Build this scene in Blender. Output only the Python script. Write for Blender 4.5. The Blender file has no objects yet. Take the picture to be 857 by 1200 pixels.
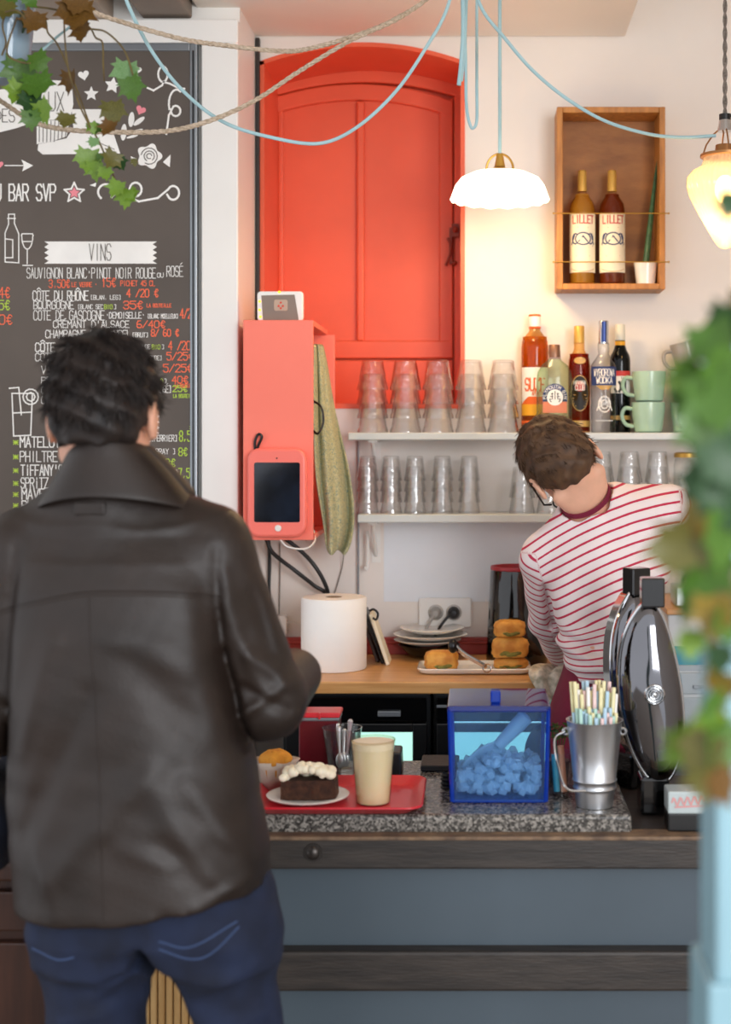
import bpy, bmesh, math, random
import numpy as np
from mathutils import Vector, Matrix
from mathutils.bvhtree import BVHTree

# ---------------------------------------------------------------- camera, world, light, exposure
C = bpy.context.scene.collection
SC = bpy.context.scene
F = 50 / 36 * 1200            # focal length in pixels of the 857x1200 frame
VX, VY, EYE = 560.0, 510.0, 1.66   # vanishing point of the depth direction, eye height

cam_d = bpy.data.cameras.new('camera')
cam = bpy.data.objects.new('camera', cam_d)
C.objects.link(cam)
cam.location = (0, 0, EYE)
cam.rotation_euler = (math.pi / 2, 0, 0)
cam_d.lens = 50
cam_d.sensor_width = 36
cam_d.sensor_fit = 'AUTO'
cam_d.shift_x = -(VX - 428.5) / 1200
cam_d.shift_y = (VY - 600) / 1200
cam_d.clip_start = 0.05
cam_d.dof.use_dof = True
cam_d.dof.focus_distance = 3.2
cam_d.dof.aperture_fstop = 2.8
SC.camera = cam

world = bpy.data.worlds.new('daylight')
SC.world = world
world.use_nodes = True
world.node_tree.nodes['Background'].inputs[0].default_value = (0.93, 0.95, 1.0, 1)
world.node_tree.nodes['Background'].inputs[1].default_value = 0.72

def area(name, loc, target, sx, sy, power, col):
    d = bpy.data.lights.new(name, 'AREA')
    d.shape = 'RECTANGLE'
    d.size, d.size_y, d.energy, d.color = sx, sy, power, col
    o = bpy.data.objects.new(name, d)
    C.objects.link(o)
    o.location = loc
    o.rotation_euler = (Vector(target) - Vector(loc)).to_track_quat('-Z', 'Y').to_euler()
    return o

# daylight of the shop front behind the camera, to the right
area('shop_window_light', (2.3, -2.2, 2.1), (0.0, 3.6, 1.3), 2.6, 2.2, 120, (0.95, 0.97, 1.0))

vs = SC.view_settings
vs.view_transform = 'Standard'
vs.look = 'None'
vs.gamma = 1
vs.use_curve_mapping = False
vs.exposure = 0.78
SC.cycles.transparent_max_bounces = 48
SC.cycles.max_bounces = 8
SC.cycles.transmission_bounces = 8
SC.cycles.sample_clamp_indirect = 6

# ---------------------------------------------------------------- helpers
def P(px, py, d):
    return Vector(((px - VX) / F * d, d, EYE - (py - VY) / F * d))

def S(d):
    return F / d

def lin(c):
    if isinstance(c, str):
        c = [int(c[i:i + 2], 16) / 255 for i in (0, 2, 4)]
    return tuple((x / 12.92 if x <= 0.04045 else ((x + 0.055) / 1.055) ** 2.4) for x in c) + (1,)

_m = {}
def pm(name, col, rough=0.5, metal=0.0, var=0.06, vs=8.0, bump=0.0, bs=60.0, col2=None, stretch=None, coat=0.0,
       emit=0.0, ecol=None, trans=0.0, spec=None, sheen=0.0, sss=0.0):
    """Principled material whose colour and relief are mottled by noise in the object's own space."""
    if name in _m:
        return _m[name]
    m = bpy.data.materials.new(name)
    m.use_nodes = True
    nt = m.node_tree
    b = nt.nodes['Principled BSDF']
    c = lin(col)
    b.inputs['Roughness'].default_value = rough
    b.inputs['Metallic'].default_value = metal
    b.inputs['Coat Weight'].default_value = coat
    b.inputs['Coat Roughness'].default_value = 0.08
    b.inputs['Sheen Weight'].default_value = sheen
    b.inputs['Transmission Weight'].default_value = trans
    if sss:
        b.inputs['Subsurface Weight'].default_value = sss
        b.inputs['Subsurface Radius'].default_value = (0.01, 0.004, 0.002)
    if spec is not None:
        b.inputs['Specular IOR Level'].default_value = spec
    tc = nt.nodes.new('ShaderNodeTexCoord')
    src = tc.outputs['Object']
    if stretch:
        mp = nt.nodes.new('ShaderNodeMapping')
        mp.inputs['Scale'].default_value = stretch
        nt.links.new(src, mp.inputs[0])
        src = mp.outputs[0]
    n = nt.nodes.new('ShaderNodeTexNoise')
    n.inputs['Scale'].default_value = vs
    n.inputs['Detail'].default_value = 4
    nt.links.new(src, n.inputs['Vector'])
    r = nt.nodes.new('ShaderNodeValToRGB')
    if col2:
        a, z = c, lin(col2)
    else:
        a = tuple(x * (1 - var) for x in c[:3]) + (1,)
        z = tuple(min(1, x * (1 + var)) for x in c[:3]) + (1,)
    r.color_ramp.elements[0].position, r.color_ramp.elements[1].position = 0.35, 0.65
    r.color_ramp.elements[0].color, r.color_ramp.elements[1].color = a, z
    nt.links.new(n.outputs['Fac'], r.inputs[0])
    nt.links.new(r.outputs[0], b.inputs['Base Color'])
    if emit:
        b.inputs['Emission Color'].default_value = lin(ecol or col)
        b.inputs['Emission Strength'].default_value = emit
    if bump:
        n2 = nt.nodes.new('ShaderNodeTexNoise')
        n2.inputs['Scale'].default_value = bs
        n2.inputs['Detail'].default_value = 3
        nt.links.new(src, n2.inputs['Vector'])
        bp = nt.nodes.new('ShaderNodeBump')
        bp.inputs['Strength'].default_value = bump
        bp.inputs['Distance'].default_value = 0.003
        nt.links.new(n2.outputs['Fac'], bp.inputs['Height'])
        nt.links.new(bp.outputs[0], b.inputs['Normal'])
    _m[name] = m
    return m

def thin(name, col, gloss=1.0, rough=0.03, body=0.0, bcol=None, edge=None, ior=1.45, wave=0.0):
    """Clear glass, plastic or liquid: tinted see-through with Fresnel gloss, optional milky body, deeper tint at grazing edges."""
    if name in _m:
        return _m[name]
    m = bpy.data.materials.new(name)
    m.use_nodes = True
    nt = m.node_tree
    nt.nodes.remove(nt.nodes['Principled BSDF'])
    out = nt.nodes['Material Output']
    t = nt.nodes.new('ShaderNodeBsdfTransparent')
    t.inputs[0].default_value = lin(col)
    if edge:
        lw = nt.nodes.new('ShaderNodeLayerWeight')
        lw.inputs[0].default_value = 0.25
        mx = nt.nodes.new('ShaderNodeMix')
        mx.data_type = 'RGBA'
        mx.inputs[6].default_value = lin(col)
        mx.inputs[7].default_value = lin(edge)
        nt.links.new(lw.outputs['Facing'], mx.inputs[0])
        nt.links.new(mx.outputs[2], t.inputs[0])
    base = t
    if body:
        d = nt.nodes.new('ShaderNodeBsdfDiffuse')
        d.inputs[0].default_value = lin(bcol or col)
        tl = nt.nodes.new('ShaderNodeBsdfTranslucent')
        tl.inputs[0].default_value = lin(bcol or col)
        ms = nt.nodes.new('ShaderNodeMixShader')
        nt.links.new(d.outputs[0], ms.inputs[1])
        nt.links.new(tl.outputs[0], ms.inputs[2])
        mb = nt.nodes.new('ShaderNodeMixShader')
        mb.inputs[0].default_value = body
        nt.links.new(t.outputs[0], mb.inputs[1])
        nt.links.new(ms.outputs[0], mb.inputs[2])
        base = mb
    g = nt.nodes.new('ShaderNodeBsdfGlossy')
    g.inputs['Roughness'].default_value = rough
    fr = nt.nodes.new('ShaderNodeFresnel')
    fr.inputs[0].default_value = ior
    mul = nt.nodes.new('ShaderNodeMath')
    mul.operation = 'MULTIPLY'
    mul.inputs[1].default_value = gloss
    mul.use_clamp = True
    geo = nt.nodes.new('ShaderNodeNewGeometry')       # same reflectance from either side of the sheet
    io = nt.nodes.new('ShaderNodeMix')
    io.data_type = 'FLOAT'
    io.inputs[2].default_value, io.inputs[3].default_value = ior, 1 / ior
    nt.links.new(geo.outputs['Backfacing'], io.inputs[0])
    nt.links.new(io.outputs[0], fr.inputs[0])
    nt.links.new(fr.outputs[0], mul.inputs[0])
    if wave:                                          # uneven pressed glass: the gloss breaks up
        tc = nt.nodes.new('ShaderNodeTexCoord')
        wn = nt.nodes.new('ShaderNodeTexNoise')
        wn.inputs['Scale'].default_value = 70
        bp = nt.nodes.new('ShaderNodeBump')
        bp.inputs['Strength'].default_value = wave
        bp.inputs['Distance'].default_value = 0.004
        nt.links.new(tc.outputs['Object'], wn.inputs['Vector'])
        nt.links.new(wn.outputs['Fac'], bp.inputs['Height'])
        nt.links.new(bp.outputs[0], g.inputs['Normal'])
        nt.links.new(bp.outputs[0], fr.inputs['Normal'])
    mm = nt.nodes.new('ShaderNodeMixShader')
    nt.links.new(mul.outputs[0], mm.inputs[0])
    nt.links.new(base.outputs[0], mm.inputs[1])
    nt.links.new(g.outputs[0], mm.inputs[2])
    nt.links.new(mm.outputs[0], out.inputs[0])
    _m[name] = m
    return m

def basis(o):
    return Matrix.LocRotScale(o.location, o.rotation_euler, o.scale)

def W(o):
    if o.parent is None:
        return basis(o)
    return W(o.parent) @ o.matrix_parent_inverse @ basis(o)

def tag(o, label=None, cat=None, group=None, kind=None):
    if label: o['label'] = label
    if cat: o['category'] = cat
    if group: o['group'] = group
    if kind: o['kind'] = kind
    return o

def thing(name, label, cat, loc=(0, 0, 0), rotz=0.0, group=None, kind=None):
    o = bpy.data.objects.new(name, None)
    o.empty_display_size = 0.05
    C.objects.link(o)
    o.location = loc
    o.rotation_euler = (0, 0, rotz)
    return tag(o, label, cat, group, kind)

def adopt(o, parent):
    o.parent = parent
    o.matrix_parent_inverse = W(parent).inverted()
    return o

def dup(root, loc, rotz=None, label=None, group=None):
    r = root.copy()
    C.objects.link(r)
    r.location = loc
    if rotz is not None: r.rotation_euler = (0, 0, rotz)
    if label: r['label'] = label
    if group: r['group'] = group
    for ch in list(root.children):
        c = ch.copy()
        C.objects.link(c)
        c.parent = r
        for g in ch.children:
            d = g.copy()
            C.objects.link(d)
            d.parent = c
    return r

class MB:
    def __init__(s):
        s.v, s.f = [], []
    def add(s, vs, fs, M=None):
        n = len(s.v)
        s.v += [tuple(M @ Vector(v)) if M else tuple(v) for v in vs]
        s.f += [tuple(i + n for i in f) for f in fs]
        return s
    def box(s, c, d, M=None):
        x, y, z = (q / 2 for q in d)
        vs = [(c[0] + i * x, c[1] + j * y, c[2] + k * z) for i in (-1, 1) for j in (-1, 1) for k in (-1, 1)]
        return s.add(vs, [(0, 1, 3, 2), (4, 6, 7, 5), (0, 4, 5, 1), (2, 3, 7, 6), (0, 2, 6, 4), (1, 5, 7, 3)], M)
    def span(s, a, b, M=None):
        return s.box([(p + q) / 2 for p, q in zip(a, b)], [abs(q - p) for p, q in zip(a, b)], M)
    def lathe(s, prof, n=24, c=(0, 0, 0), M=None, fun=None, sx=1, sy=1):
        """prof: (r, z) pairs; closed at the ends where r == 0."""
        vs, fs, rings = [], [], []
        for r, z in prof:
            if r <= 1e-7:
                rings.append([len(vs)] * n)
                vs.append((c[0], c[1], c[2] + z))
            else:
                k = len(vs)
                rings.append(list(range(k, k + n)))
                for i in range(n):
                    a = 2 * math.pi * i / n
                    q = fun(a, r, z) if fun else r
                    vs.append((c[0] + q * sx * math.cos(a), c[1] + q * sy * math.sin(a), c[2] + z))
        for A, B in zip(rings, rings[1:]):
            for i in range(n):
                j = (i + 1) % n
                f = [A[i], A[j], B[j], B[i]]
                g = [q for t, q in enumerate(f) if q not in f[:t]]
                if len(g) > 2: fs.append(g)
        return s.add(vs, fs, M)
    def tube(s, path, r, n=8, caps=True):
        pts = [Vector(p) for p in path]
        R = r if isinstance(r, (list, tuple)) else [r] * len(pts)
        vs, fs = [], []
        up = None
        for i, p in enumerate(pts):
            t = (pts[min(i + 1, len(pts) - 1)] - pts[max(i - 1, 0)]).normalized()
            if up is None:
                up = t.orthogonal().normalized()
            up = (up - t * up.dot(t))
            up = up.normalized() if up.length > 1e-6 else t.orthogonal().normalized()
            w = t.cross(up)
            for k in range(n):
                a = 2 * math.pi * k / n
                vs.append(p + (up * math.cos(a) + w * math.sin(a)) * R[i])
        for i in range(len(pts) - 1):
            for k in range(n):
                l = (k + 1) % n
                fs.append((i * n + k, i * n + l, (i + 1) * n + l, (i + 1) * n + k))
        if caps:
            fs.append(tuple(range(n))[::-1])
            fs.append(tuple(range((len(pts) - 1) * n, len(pts) * n)))
        return s.add(vs, fs)
    def grid(s, rows, close=False):
        n, m = len(rows), len(rows[0])
        vs = [p for r in rows for p in r]
        fs = []
        for i in range(n - 1):
            for j in range(m if close else m - 1):
                l = (j + 1) % m
                fs.append((i * m + j, i * m + l, (i + 1) * m + l, (i + 1) * m + j))
        return s.add(vs, fs)
    def prism(s, poly, off):
        """Polygon of 3-D points extruded by the vector off."""
        n = len(poly)
        off = Vector(off)
        vs = [Vector(p) for p in poly] + [Vector(p) + off for p in poly]
        fs = [tuple(range(n)), tuple(range(n, 2 * n))[::-1]]
        for i in range(n):
            j = (i + 1) % n
            fs.append((i, n + i, n + j, j))
        return s.add(vs, fs)
    def ball(s, c, r, nu=16, nv=10, M=None):
        if not isinstance(r, (tuple, list)): r = (r, r, r)
        prof = [(math.sin(math.pi * i / nv), -math.cos(math.pi * i / nv)) for i in range(nv + 1)]
        prof[0], prof[-1] = (0, -1), (0, 1)
        T = Matrix.Translation(c) @ Matrix.Diagonal((*r, 1))
        return s.lathe(prof, nu, M=(M @ T) if M else T)
    def build(s, name, mat, parent=None, smooth=True, bevel=0.0, angle=40, seg=2, solid=0.0, subsurf=0, label=None, kind=None):
        me = bpy.data.meshes.new(name)
        me.from_pydata([tuple(v) for v in s.v], [], s.f)
        bm = bmesh.new()
        bm.from_mesh(me)
        bmesh.ops.recalc_face_normals(bm, faces=bm.faces)
        bm.to_mesh(me)
        bm.free()
        if smooth:
            me.shade_smooth()
            me.set_sharp_from_angle(angle=math.radians(angle))
        me.materials.append(mat)
        o = bpy.data.objects.new(name, me)
        C.objects.link(o)
        if parent: adopt(o, parent)
        if solid:
            md = o.modifiers.new('thickness', 'SOLIDIFY')
            md.thickness, md.offset = solid, 0
        if bevel:
            md = o.modifiers.new('bevel', 'BEVEL')
            md.width, md.segments, md.limit_method, md.angle_limit = bevel, seg, 'ANGLE', math.radians(50)
            md.harden_normals = False
        if subsurf:
            md = o.modifiers.new('subdivision', 'SUBSURF')
            md.levels = md.render_levels = subsurf
        if label: o['label'] = label
        if kind: o['kind'] = kind
        return o

def spline(pts, n=10):
    """Catmull-Rom through 3-D (or n-D) points."""
    pts = [Vector(p) for p in pts]
    if len(pts) < 3: n = n
    Q = [pts[0] * 2 - pts[1]] + pts + [pts[-1] * 2 - pts[-2]]
    out = []
    for i in range(1, len(Q) - 2):
        a, b, c, d = Q[i - 1], Q[i], Q[i + 1], Q[i + 2]
        for k in range(n):
            t = k / n
            out.append(0.5 * (2 * b + (c - a) * t + (2 * a - 5 * b + 4 * c - d) * t * t + (3 * b - a - 3 * c + d) * t ** 3))
    out.append(pts[-1])
    return out

# a hand-drawn stroke alphabet on a 4 x 6 grid
_G = dict(A='00 26 40;12 32', B='00 06 36 45 44 33 03;33 42 41 30 00', C='45 36 16 05 01 10 30 41', D='00 06 26 44 42 20 00', E='40 00 06 46;03 33',
          F='00 06 46;03 33', G='45 36 16 05 01 10 30 41 43 23', H='00 06;40 46;03 43', I='20 26', J='36 31 20 10 01', K='00 06;46 02;13 40', L='06 00 40',
          M='00 06 23 46 40', N='00 06 40 46', O='10 01 05 16 36 45 41 30 10', P='00 06 36 45 44 33 03', Q='10 01 05 16 36 45 41 30 10;22 40',
          R='00 06 36 45 44 33 03;23 40', S='45 36 16 05 04 13 33 42 41 30 10 01', T='20 26;06 46', U='06 01 10 30 41 46', V='06 20 46', W='06 10 24 30 46',
          X='00 46;06 40', Y='06 23 46;23 20', Z='06 46 00 40', i='20 24;25 26')
_G.update({'0': '10 01 05 16 36 45 41 30 10', '1': '14 26 20', '2': '05 16 36 45 44 00 40', '3': '05 16 36 45 44 33 13;33 42 41 30 10 01', '4': '30 36 02 42',
           '5': '46 06 04 34 43 41 30 10 01', '6': '36 16 04 01 10 30 41 42 33 03', '7': '06 46 10', '8': '13 04 05 16 36 45 44 33 13 02 01 10 30 41 42 33',
           '9': '10 30 42 45 36 16 05 04 13 43', '/': '00 46', '.': '20 21', ',': '21 10', '-': '13 33', '[': '30 10 16 36', ']': '10 30 36 16', '(': '30 12 14 36',
           ')': '10 32 34 16', "'": '26 24', ':': '21 22;24 25', '*': '03 43;25 21;05 41;01 45', '+': '03 43;25 21',
           '\u20ac': '45 36 26 14 12 20 30 41;04 34;02 32', '\u00c9': '40 00 06 46;03 33;17 38', '\u00d4': '10 01 05 16 36 45 41 30 10;07 28 47', '\u00b7': '23 24'})

def strokes(text, x, y, h, w=None, slant=0.0):
    """2-D polylines of text with its lower left corner at (x, y); w = total width."""
    if w is None: w = 0.55 * h * len(text)
    adv = w / max(1, len(text))
    out = []
    for i, ch in enumerate(text):
        g = _G.get(ch)
        if not g: continue
        for pl in g.split(';'):
            out.append([(x + adv * (i + 0.1 + 0.78 * int(q[0]) / 4) + slant * h * int(q[1]) / 6, y + h * int(q[1]) / 6) for q in pl.split()])
    return out

def ribbon(mb, lines, t, mapf):
    """Flat strokes t wide; mapf lifts 2-D points on to the surface written on."""
    for pl in lines:
        for (x0, y0), (x1, y1) in zip(pl, pl[1:]):
            dx, dy = x1 - x0, y1 - y0
            L = math.hypot(dx, dy) or 1e-9
            ux, uy = dx / L * t / 2, dy / L * t / 2
            q = [(x0 - ux - uy, y0 - uy + ux), (x0 - ux + uy, y0 - uy - ux), (x1 + ux + uy, y1 + uy - ux), (x1 + ux - uy, y1 + uy + ux)]
            l = 2.5e-5 * (len(mb.f) % 14)       # overlapping strokes never share a plane
            mb.add([mapf(*p, l) for p in q], [(0, 1, 2, 3)])

def arc(cx, cy, rx, ry, a0, a1, n=14):
    return [(cx + rx * math.cos(math.radians(a0 + (a1 - a0) * i / n)), cy + ry * math.sin(math.radians(a0 + (a1 - a0) * i / n))) for i in range(n + 1)]

# ---------------------------------------------------------------- signed distance sculpting for the figures
class SDF:
    def __init__(s, lo, hi, h):
        s.lo, s.h = np.array(lo, float), h
        s.ax = [np.arange(lo[i], hi[i] + h, h, dtype=np.float32) for i in range(3)]
        s.d = np.full([len(a) for a in s.ax], 0.3, np.float32)
    def blk(s, lo, hi):
        sl = []
        for i in range(3):
            a = max(0, int((lo[i] - s.lo[i]) / s.h) - 1)
            b = min(len(s.ax[i]), int((hi[i] - s.lo[i]) / s.h) + 2)
            sl.append(slice(a, max(a, b)))
        x, y, z = (s.ax[i][sl[i]] for i in range(3))
        return tuple(sl), x[:, None, None], y[None, :, None], z[None, None, :]
    def op(s, fn, lo, hi, k=0.02, mode='u'):
        sl, x, y, z = s.blk(lo, hi)
        if 0 in s.d[sl].shape: return s
        b = fn(x, y, z)
        a = s.d[sl]
        if mode == 's':
            a, b = -a, b
        h = np.maximum(k - np.abs(a - b), 0) / k
        r = np.minimum(a, b) - h * h * k / 4
        s.d[sl] = -r if mode == 's' else r
        return s
    def cone(s, a, b, ra, rb, k=0.02, mode='u', flat=None):
        a, b = Vector(a), Vector(b)
        m = max(ra, rb) + 0.05
        lo = [min(a[i], b[i]) - m for i in range(3)]
        hi = [max(a[i], b[i]) + m for i in range(3)]
        v = b - a
        L = max(v.length_squared, 1e-9)
        def fn(x, y, z):
            px, py, pz = x - a.x, y - a.y, z - a.z
            t = np.clip((px * v.x + py * v.y + pz * v.z) / L, 0, 1)
            return np.sqrt((px - t * v.x) ** 2 + (py - t * v.y) ** 2 + (pz - t * v.z) ** 2) - (ra + t * (rb - ra))
        return s.op(fn, lo, hi, k, mode)
    def ell(s, c, r, R=None, k=0.02, mode='u'):
        c = Vector(c)
        R = R or Matrix.Identity(3)      # columns: the ellipsoid's own axes
        A = [R.col[i] for i in range(3)]
        m = max(r) + 0.05
        def fn(x, y, z):
            px, py, pz = x - c.x, y - c.y, z - c.z
            q = [px * a.x + py * a.y + pz * a.z for a in A]
            k0 = np.sqrt(sum((q[i] / r[i]) ** 2 for i in range(3)))
            k1 = np.sqrt(sum((q[i] / r[i] ** 2) ** 2 for i in range(3))) + 1e-9
            return k0 * (k0 - 1) / k1
        return s.op(fn, [c[i] - m for i in range(3)], [c[i] + m for i in range(3)], k, mode)
    def rows(s, rows, k=0.02, n=2.4):
        """rows: (z, x_left, x_right, y_centre, half_depth) - a trunk of rounded slices, z ascending."""
        rows = sorted(rows)
        Z = np.array([r[0] for r in rows])
        lo = [min(r[1] for r in rows) - .06, min(r[3] - r[4] for r in rows) - .06, Z[0] - .05]
        hi = [max(r[2] for r in rows) + .06, max(r[3] + r[4] for r in rows) + .06, Z[-1] + .05]
        def fn(x, y, z):
            zz = np.clip(z, Z[0], Z[-1])
            it = lambda i: np.interp(zz.ravel(), Z, [r[i] for r in rows]).reshape(zz.shape).astype(np.float32)
            l, r_, yc, b = it(1), it(2), it(3), it(4)
            a, xc = (r_ - l) / 2, (r_ + l) / 2
            q = ((np.abs(x - xc) / a) ** n + (np.abs(y - yc) / b) ** n) ** (1 / n)
            return np.maximum((q - 1) * np.minimum(a, b), np.maximum(z - Z[-1], Z[0] - z))
        return s.op(fn, lo, hi, k)
    def mesh(s):
        d = s.d
        ins = d < 0
        n = [k - 1 for k in d.shape]
        OFF = [(i, j, k) for i in (0, 1) for j in (0, 1) for k in (0, 1)]
        tot = np.zeros(n, np.int8)
        for o in OFF:
            tot += ins[o[0]:o[0] + n[0], o[1]:o[1] + n[1], o[2]:o[2] + n[2]]
        act = (tot > 0) & (tot < 8)
        ijk = np.argwhere(act)
        val = {o: d[ijk[:, 0] + o[0], ijk[:, 1] + o[1], ijk[:, 2] + o[2]] for o in OFF}
        cnt = np.zeros(len(ijk))
        acc = np.zeros((len(ijk), 3))
        for axis in range(3):
            for o in OFF:
                if o[axis]: continue
                e = list(o)
                e[axis] = 1
                a, b = val[o], val[tuple(e)]
                m = (a < 0) != (b < 0)
                t = np.where(m, a / np.where(m, a - b, 1), 0)
                cnt += m
                for i in range(3):
                    acc[:, i] += m * (t if i == axis else o[i])
        idx = -np.ones(n, np.int64)
        idx[act] = np.arange(len(ijk))
        V = s.lo + s.h * (ijk + acc / cnt[:, None])
        faces = []
        for axis in range(3):
            sl = lambda p: tuple(slice(p, d.shape[i] - 1 + p) if i == axis else slice(None) for i in range(3))
            e = np.argwhere(ins[sl(0)] != ins[sl(1)])
            u, w = (axis + 1) % 3, (axis + 2) % 3
            e = e[(e[:, u] > 0) & (e[:, w] > 0) & (e[:, u] < d.shape[u] - 1) & (e[:, w] < d.shape[w] - 1)]
            g = []
            for du, dw in ((1, 1), (0, 1), (0, 0), (1, 0)):
                c = e.copy()
                c[:, u] -= du
                c[:, w] -= dw
                g.append(idx[c[:, 0], c[:, 1], c[:, 2]])
            q = np.stack(g, 1)
            flip = ~ins[e[:, 0], e[:, 1], e[:, 2]]
            q[flip] = q[flip][:, ::-1]
            faces.append(q)
        return V, np.concatenate(faces)
    def build(s, name, mat, parent=None, smooth_it=1, attr=None, label=None):
        V, Q = s.mesh()
        me = bpy.data.meshes.new(name)
        me.vertices.add(len(V))
        me.vertices.foreach_set('co', V.astype(np.float32).ravel())
        me.loops.add(Q.size)
        me.loops.foreach_set('vertex_index', Q.ravel().astype(np.int32))
        me.polygons.add(len(Q))
        me.polygons.foreach_set('loop_start', np.arange(0, Q.size, 4, dtype=np.int32))
        me.update(calc_edges=True)
        me.validate()
        if attr:
            for nm, fn in attr.items():
                at = me.attributes.new(nm, 'FLOAT', 'POINT')
                at.data.foreach_set('value', fn(V).astype(np.float32))
        me.shade_smooth()
        me.materials.append(mat)
        o = bpy.data.objects.new(name, me)
        C.objects.link(o)
        if parent: adopt(o, parent)
        if label: o['label'] = label
        if smooth_it:
            md = o.modifiers.new('smooth', 'SMOOTH')
            md.factor, md.iterations = 0.5, smooth_it
        return o, V, Q

rng = random.Random(4)
ORD = ['first', 'second', 'third', 'fourth', 'fifth', 'sixth', 'seventh']
# ---------------------------------------------------------------- materials
M = {}
M['wall'] = pm('warm_white_plaster', 'ece3da', 0.55, var=0.03, vs=3, bump=0.15, bs=25)
M['soffit'] = pm('cream_painted_board', 'efe6dc', 0.6, var=0.02, vs=3)
M['trim'] = pm('white_gloss_paint', 'efece6', 0.4, var=0.02, vs=5)
M['orange'] = pm('vermilion_gloss_paint', 'ec6340', 0.38, var=0.05, vs=4, bump=0.12, bs=30)
M['coral'] = pm('coral_painted_board', 'ff7f6a', 0.5, var=0.03, vs=6, bump=0.05, bs=80)
M['coralplastic'] = pm('coral_plastic', 'ff7b6c', 0.35, var=0.02)
M['dark'] = pm('dark_paint', '26221f', 0.5)
M['black'] = pm('black_plastic', '0c0c0d', 0.35)
M['blackgloss'] = pm('black_gloss', '08080a', 0.08, coat=0.5)
M['grey'] = pm('grey_metal_edge', '8f9498', 0.35, metal=0.6)
M['chrome'] = pm('polished_steel', 'd4d6d8', 0.09, metal=1.0, var=0.02)
M['brushed'] = pm('brushed_steel', 'd6d9dd', 0.36, metal=1.0, var=0.08, vs=40, stretch=(1, 1, 0.06))
M['brass'] = pm('brass', 'c79a45', 0.35, metal=.6)
M['slate'] = pm('chalkboard_black', '5a5048', 0.6, var=0.12, vs=3, bump=0.05)
M['chalk'] = pm('white_chalk_ink', 'f2efe9', 0.8)
M['chalkpink'] = pm('pink_chalk_ink', 'ee8f98', 0.8)
M['chalkorange'] = pm('orange_chalk_ink', 'ff7350', 0.8)
M['chalkgreen'] = pm('green_chalk_ink', 'b7d34c', 0.8)
M['white'] = pm('white_ceramic', 'f1eee8', 0.22, coat=0.4, var=0.02)
M['shelf'] = pm('pale_grey_shelf_paint', 'c9cdca', 0.35, var=0.04)
M['beech'] = pm('beech_worktop', 'dba566', 0.4, col2='c88d4e', vs=6, stretch=(1, 14, 14), coat=0.2)
M['crate'] = pm('honey_wood', 'c4843f', 0.5, col2='a66a2e', vs=8, stretch=(10, 10, 1))
M['crateback'] = pm('dark_plywood', 'a8703a', 0.55, col2='8a582c', vs=7, stretch=(1, 1, 3), bump=0.2)
M['paper'] = pm('white_paper', 'f6f3ee', 0.9, var=0.02, bump=0.1, bs=200)
M['redwood'] = pm('red_painted_wood', 'a8352b', 0.45, var=0.12)
M['floor'] = pm('dark_floor_boards', '8a7d70', 0.55, col2='776a5e', vs=5, stretch=(12, 1, 1))
M['bluepanel'] = pm('blue_grey_painted_panel', '4a565f', 0.45, var=0.07, vs=3, bump=0.05)
M['band'] = pm('worn_black_wood', '3a332e', 0.5, col2='2a2522', vs=10, stretch=(1, 8, 8), bump=0.25, bs=40)
M['bandedge'] = pm('worn_wood_edge', '8a6f55', 0.6, col2='5a4637', vs=30)
M['brown'] = pm('brown_stained_wood', '4a2a1c', 0.45, col2='381e14', vs=6, stretch=(8, 8, 1))
M['slat'] = pm('pale_pine', 'c9a36c', 0.55, col2='b58c55', vs=8, stretch=(8, 8, 1))
M['cord'] = pm('light_blue_textile_cord', 'a9ccd2', 0.8, bump=0.4, bs=500)
M['twine'] = pm('beige_twisted_rope', 'cdbba6', 0.9, col2='a8967f', vs=150, bump=0.5, bs=300)
M['greycord'] = pm('grey_braided_cable', '8b8076', 0.8, col2='5d554d', vs=180)
M['tumbler'] = thin('clear_tumbler_glass', 'ffffff', 2.4, 0.02, body=.012, bcol='ffffff', edge='eeedea', wave=.5)
M['ribbed'] = thin('ribbed_drinking_glass', 'f4f5f4', 1.6, 0.03, edge='a9aeae')
M['clear'] = thin('clear_glass', 'fdfdfc', 1.2, 0.03, edge='e2e3e1')

def granite():
    m = bpy.data.materials.new('speckled_granite')
    m.use_nodes = True
    nt = m.node_tree
    b = nt.nodes['Principled BSDF']
    tc = nt.nodes.new('ShaderNodeTexCoord')
    v = nt.nodes.new('ShaderNodeTexVoronoi')
    v.inputs['Scale'].default_value = 260
    n = nt.nodes.new('ShaderNodeTexNoise')
    n.inputs['Scale'].default_value = 90
    n.inputs['Detail'].default_value = 5
    r = nt.nodes.new('ShaderNodeValToRGB')
    e = r.color_ramp.elements
    e[0].position, e[0].color = 0.3, lin('383532')
    e[1].position, e[1].color = 0.72, lin('9a948c')
    x = e.new(0.5)
    x.color = lin('5d5954')
    mx = nt.nodes.new('ShaderNodeMix')
    mx.data_type = 'FLOAT'
    mx.inputs[0].default_value = 0.5
    sep = nt.nodes.new('ShaderNodeSeparateColor')
    nt.links.new(tc.outputs['Object'], v.inputs['Vector'])
    nt.links.new(tc.outputs['Object'], n.inputs['Vector'])
    nt.links.new(v.outputs['Color'], sep.inputs[0])
    nt.links.new(sep.outputs[0], mx.inputs[2])
    nt.links.new(n.outputs['Fac'], mx.inputs[3])
    nt.links.new(mx.outputs[0], r.inputs[0])
    nt.links.new(r.outputs[0], b.inputs['Base Color'])
    b.inputs['Roughness'].default_value = 0.22
    return m
M['granite'] = granite()

def struct(o):
    o['kind'] = 'structure'
    return o

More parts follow.
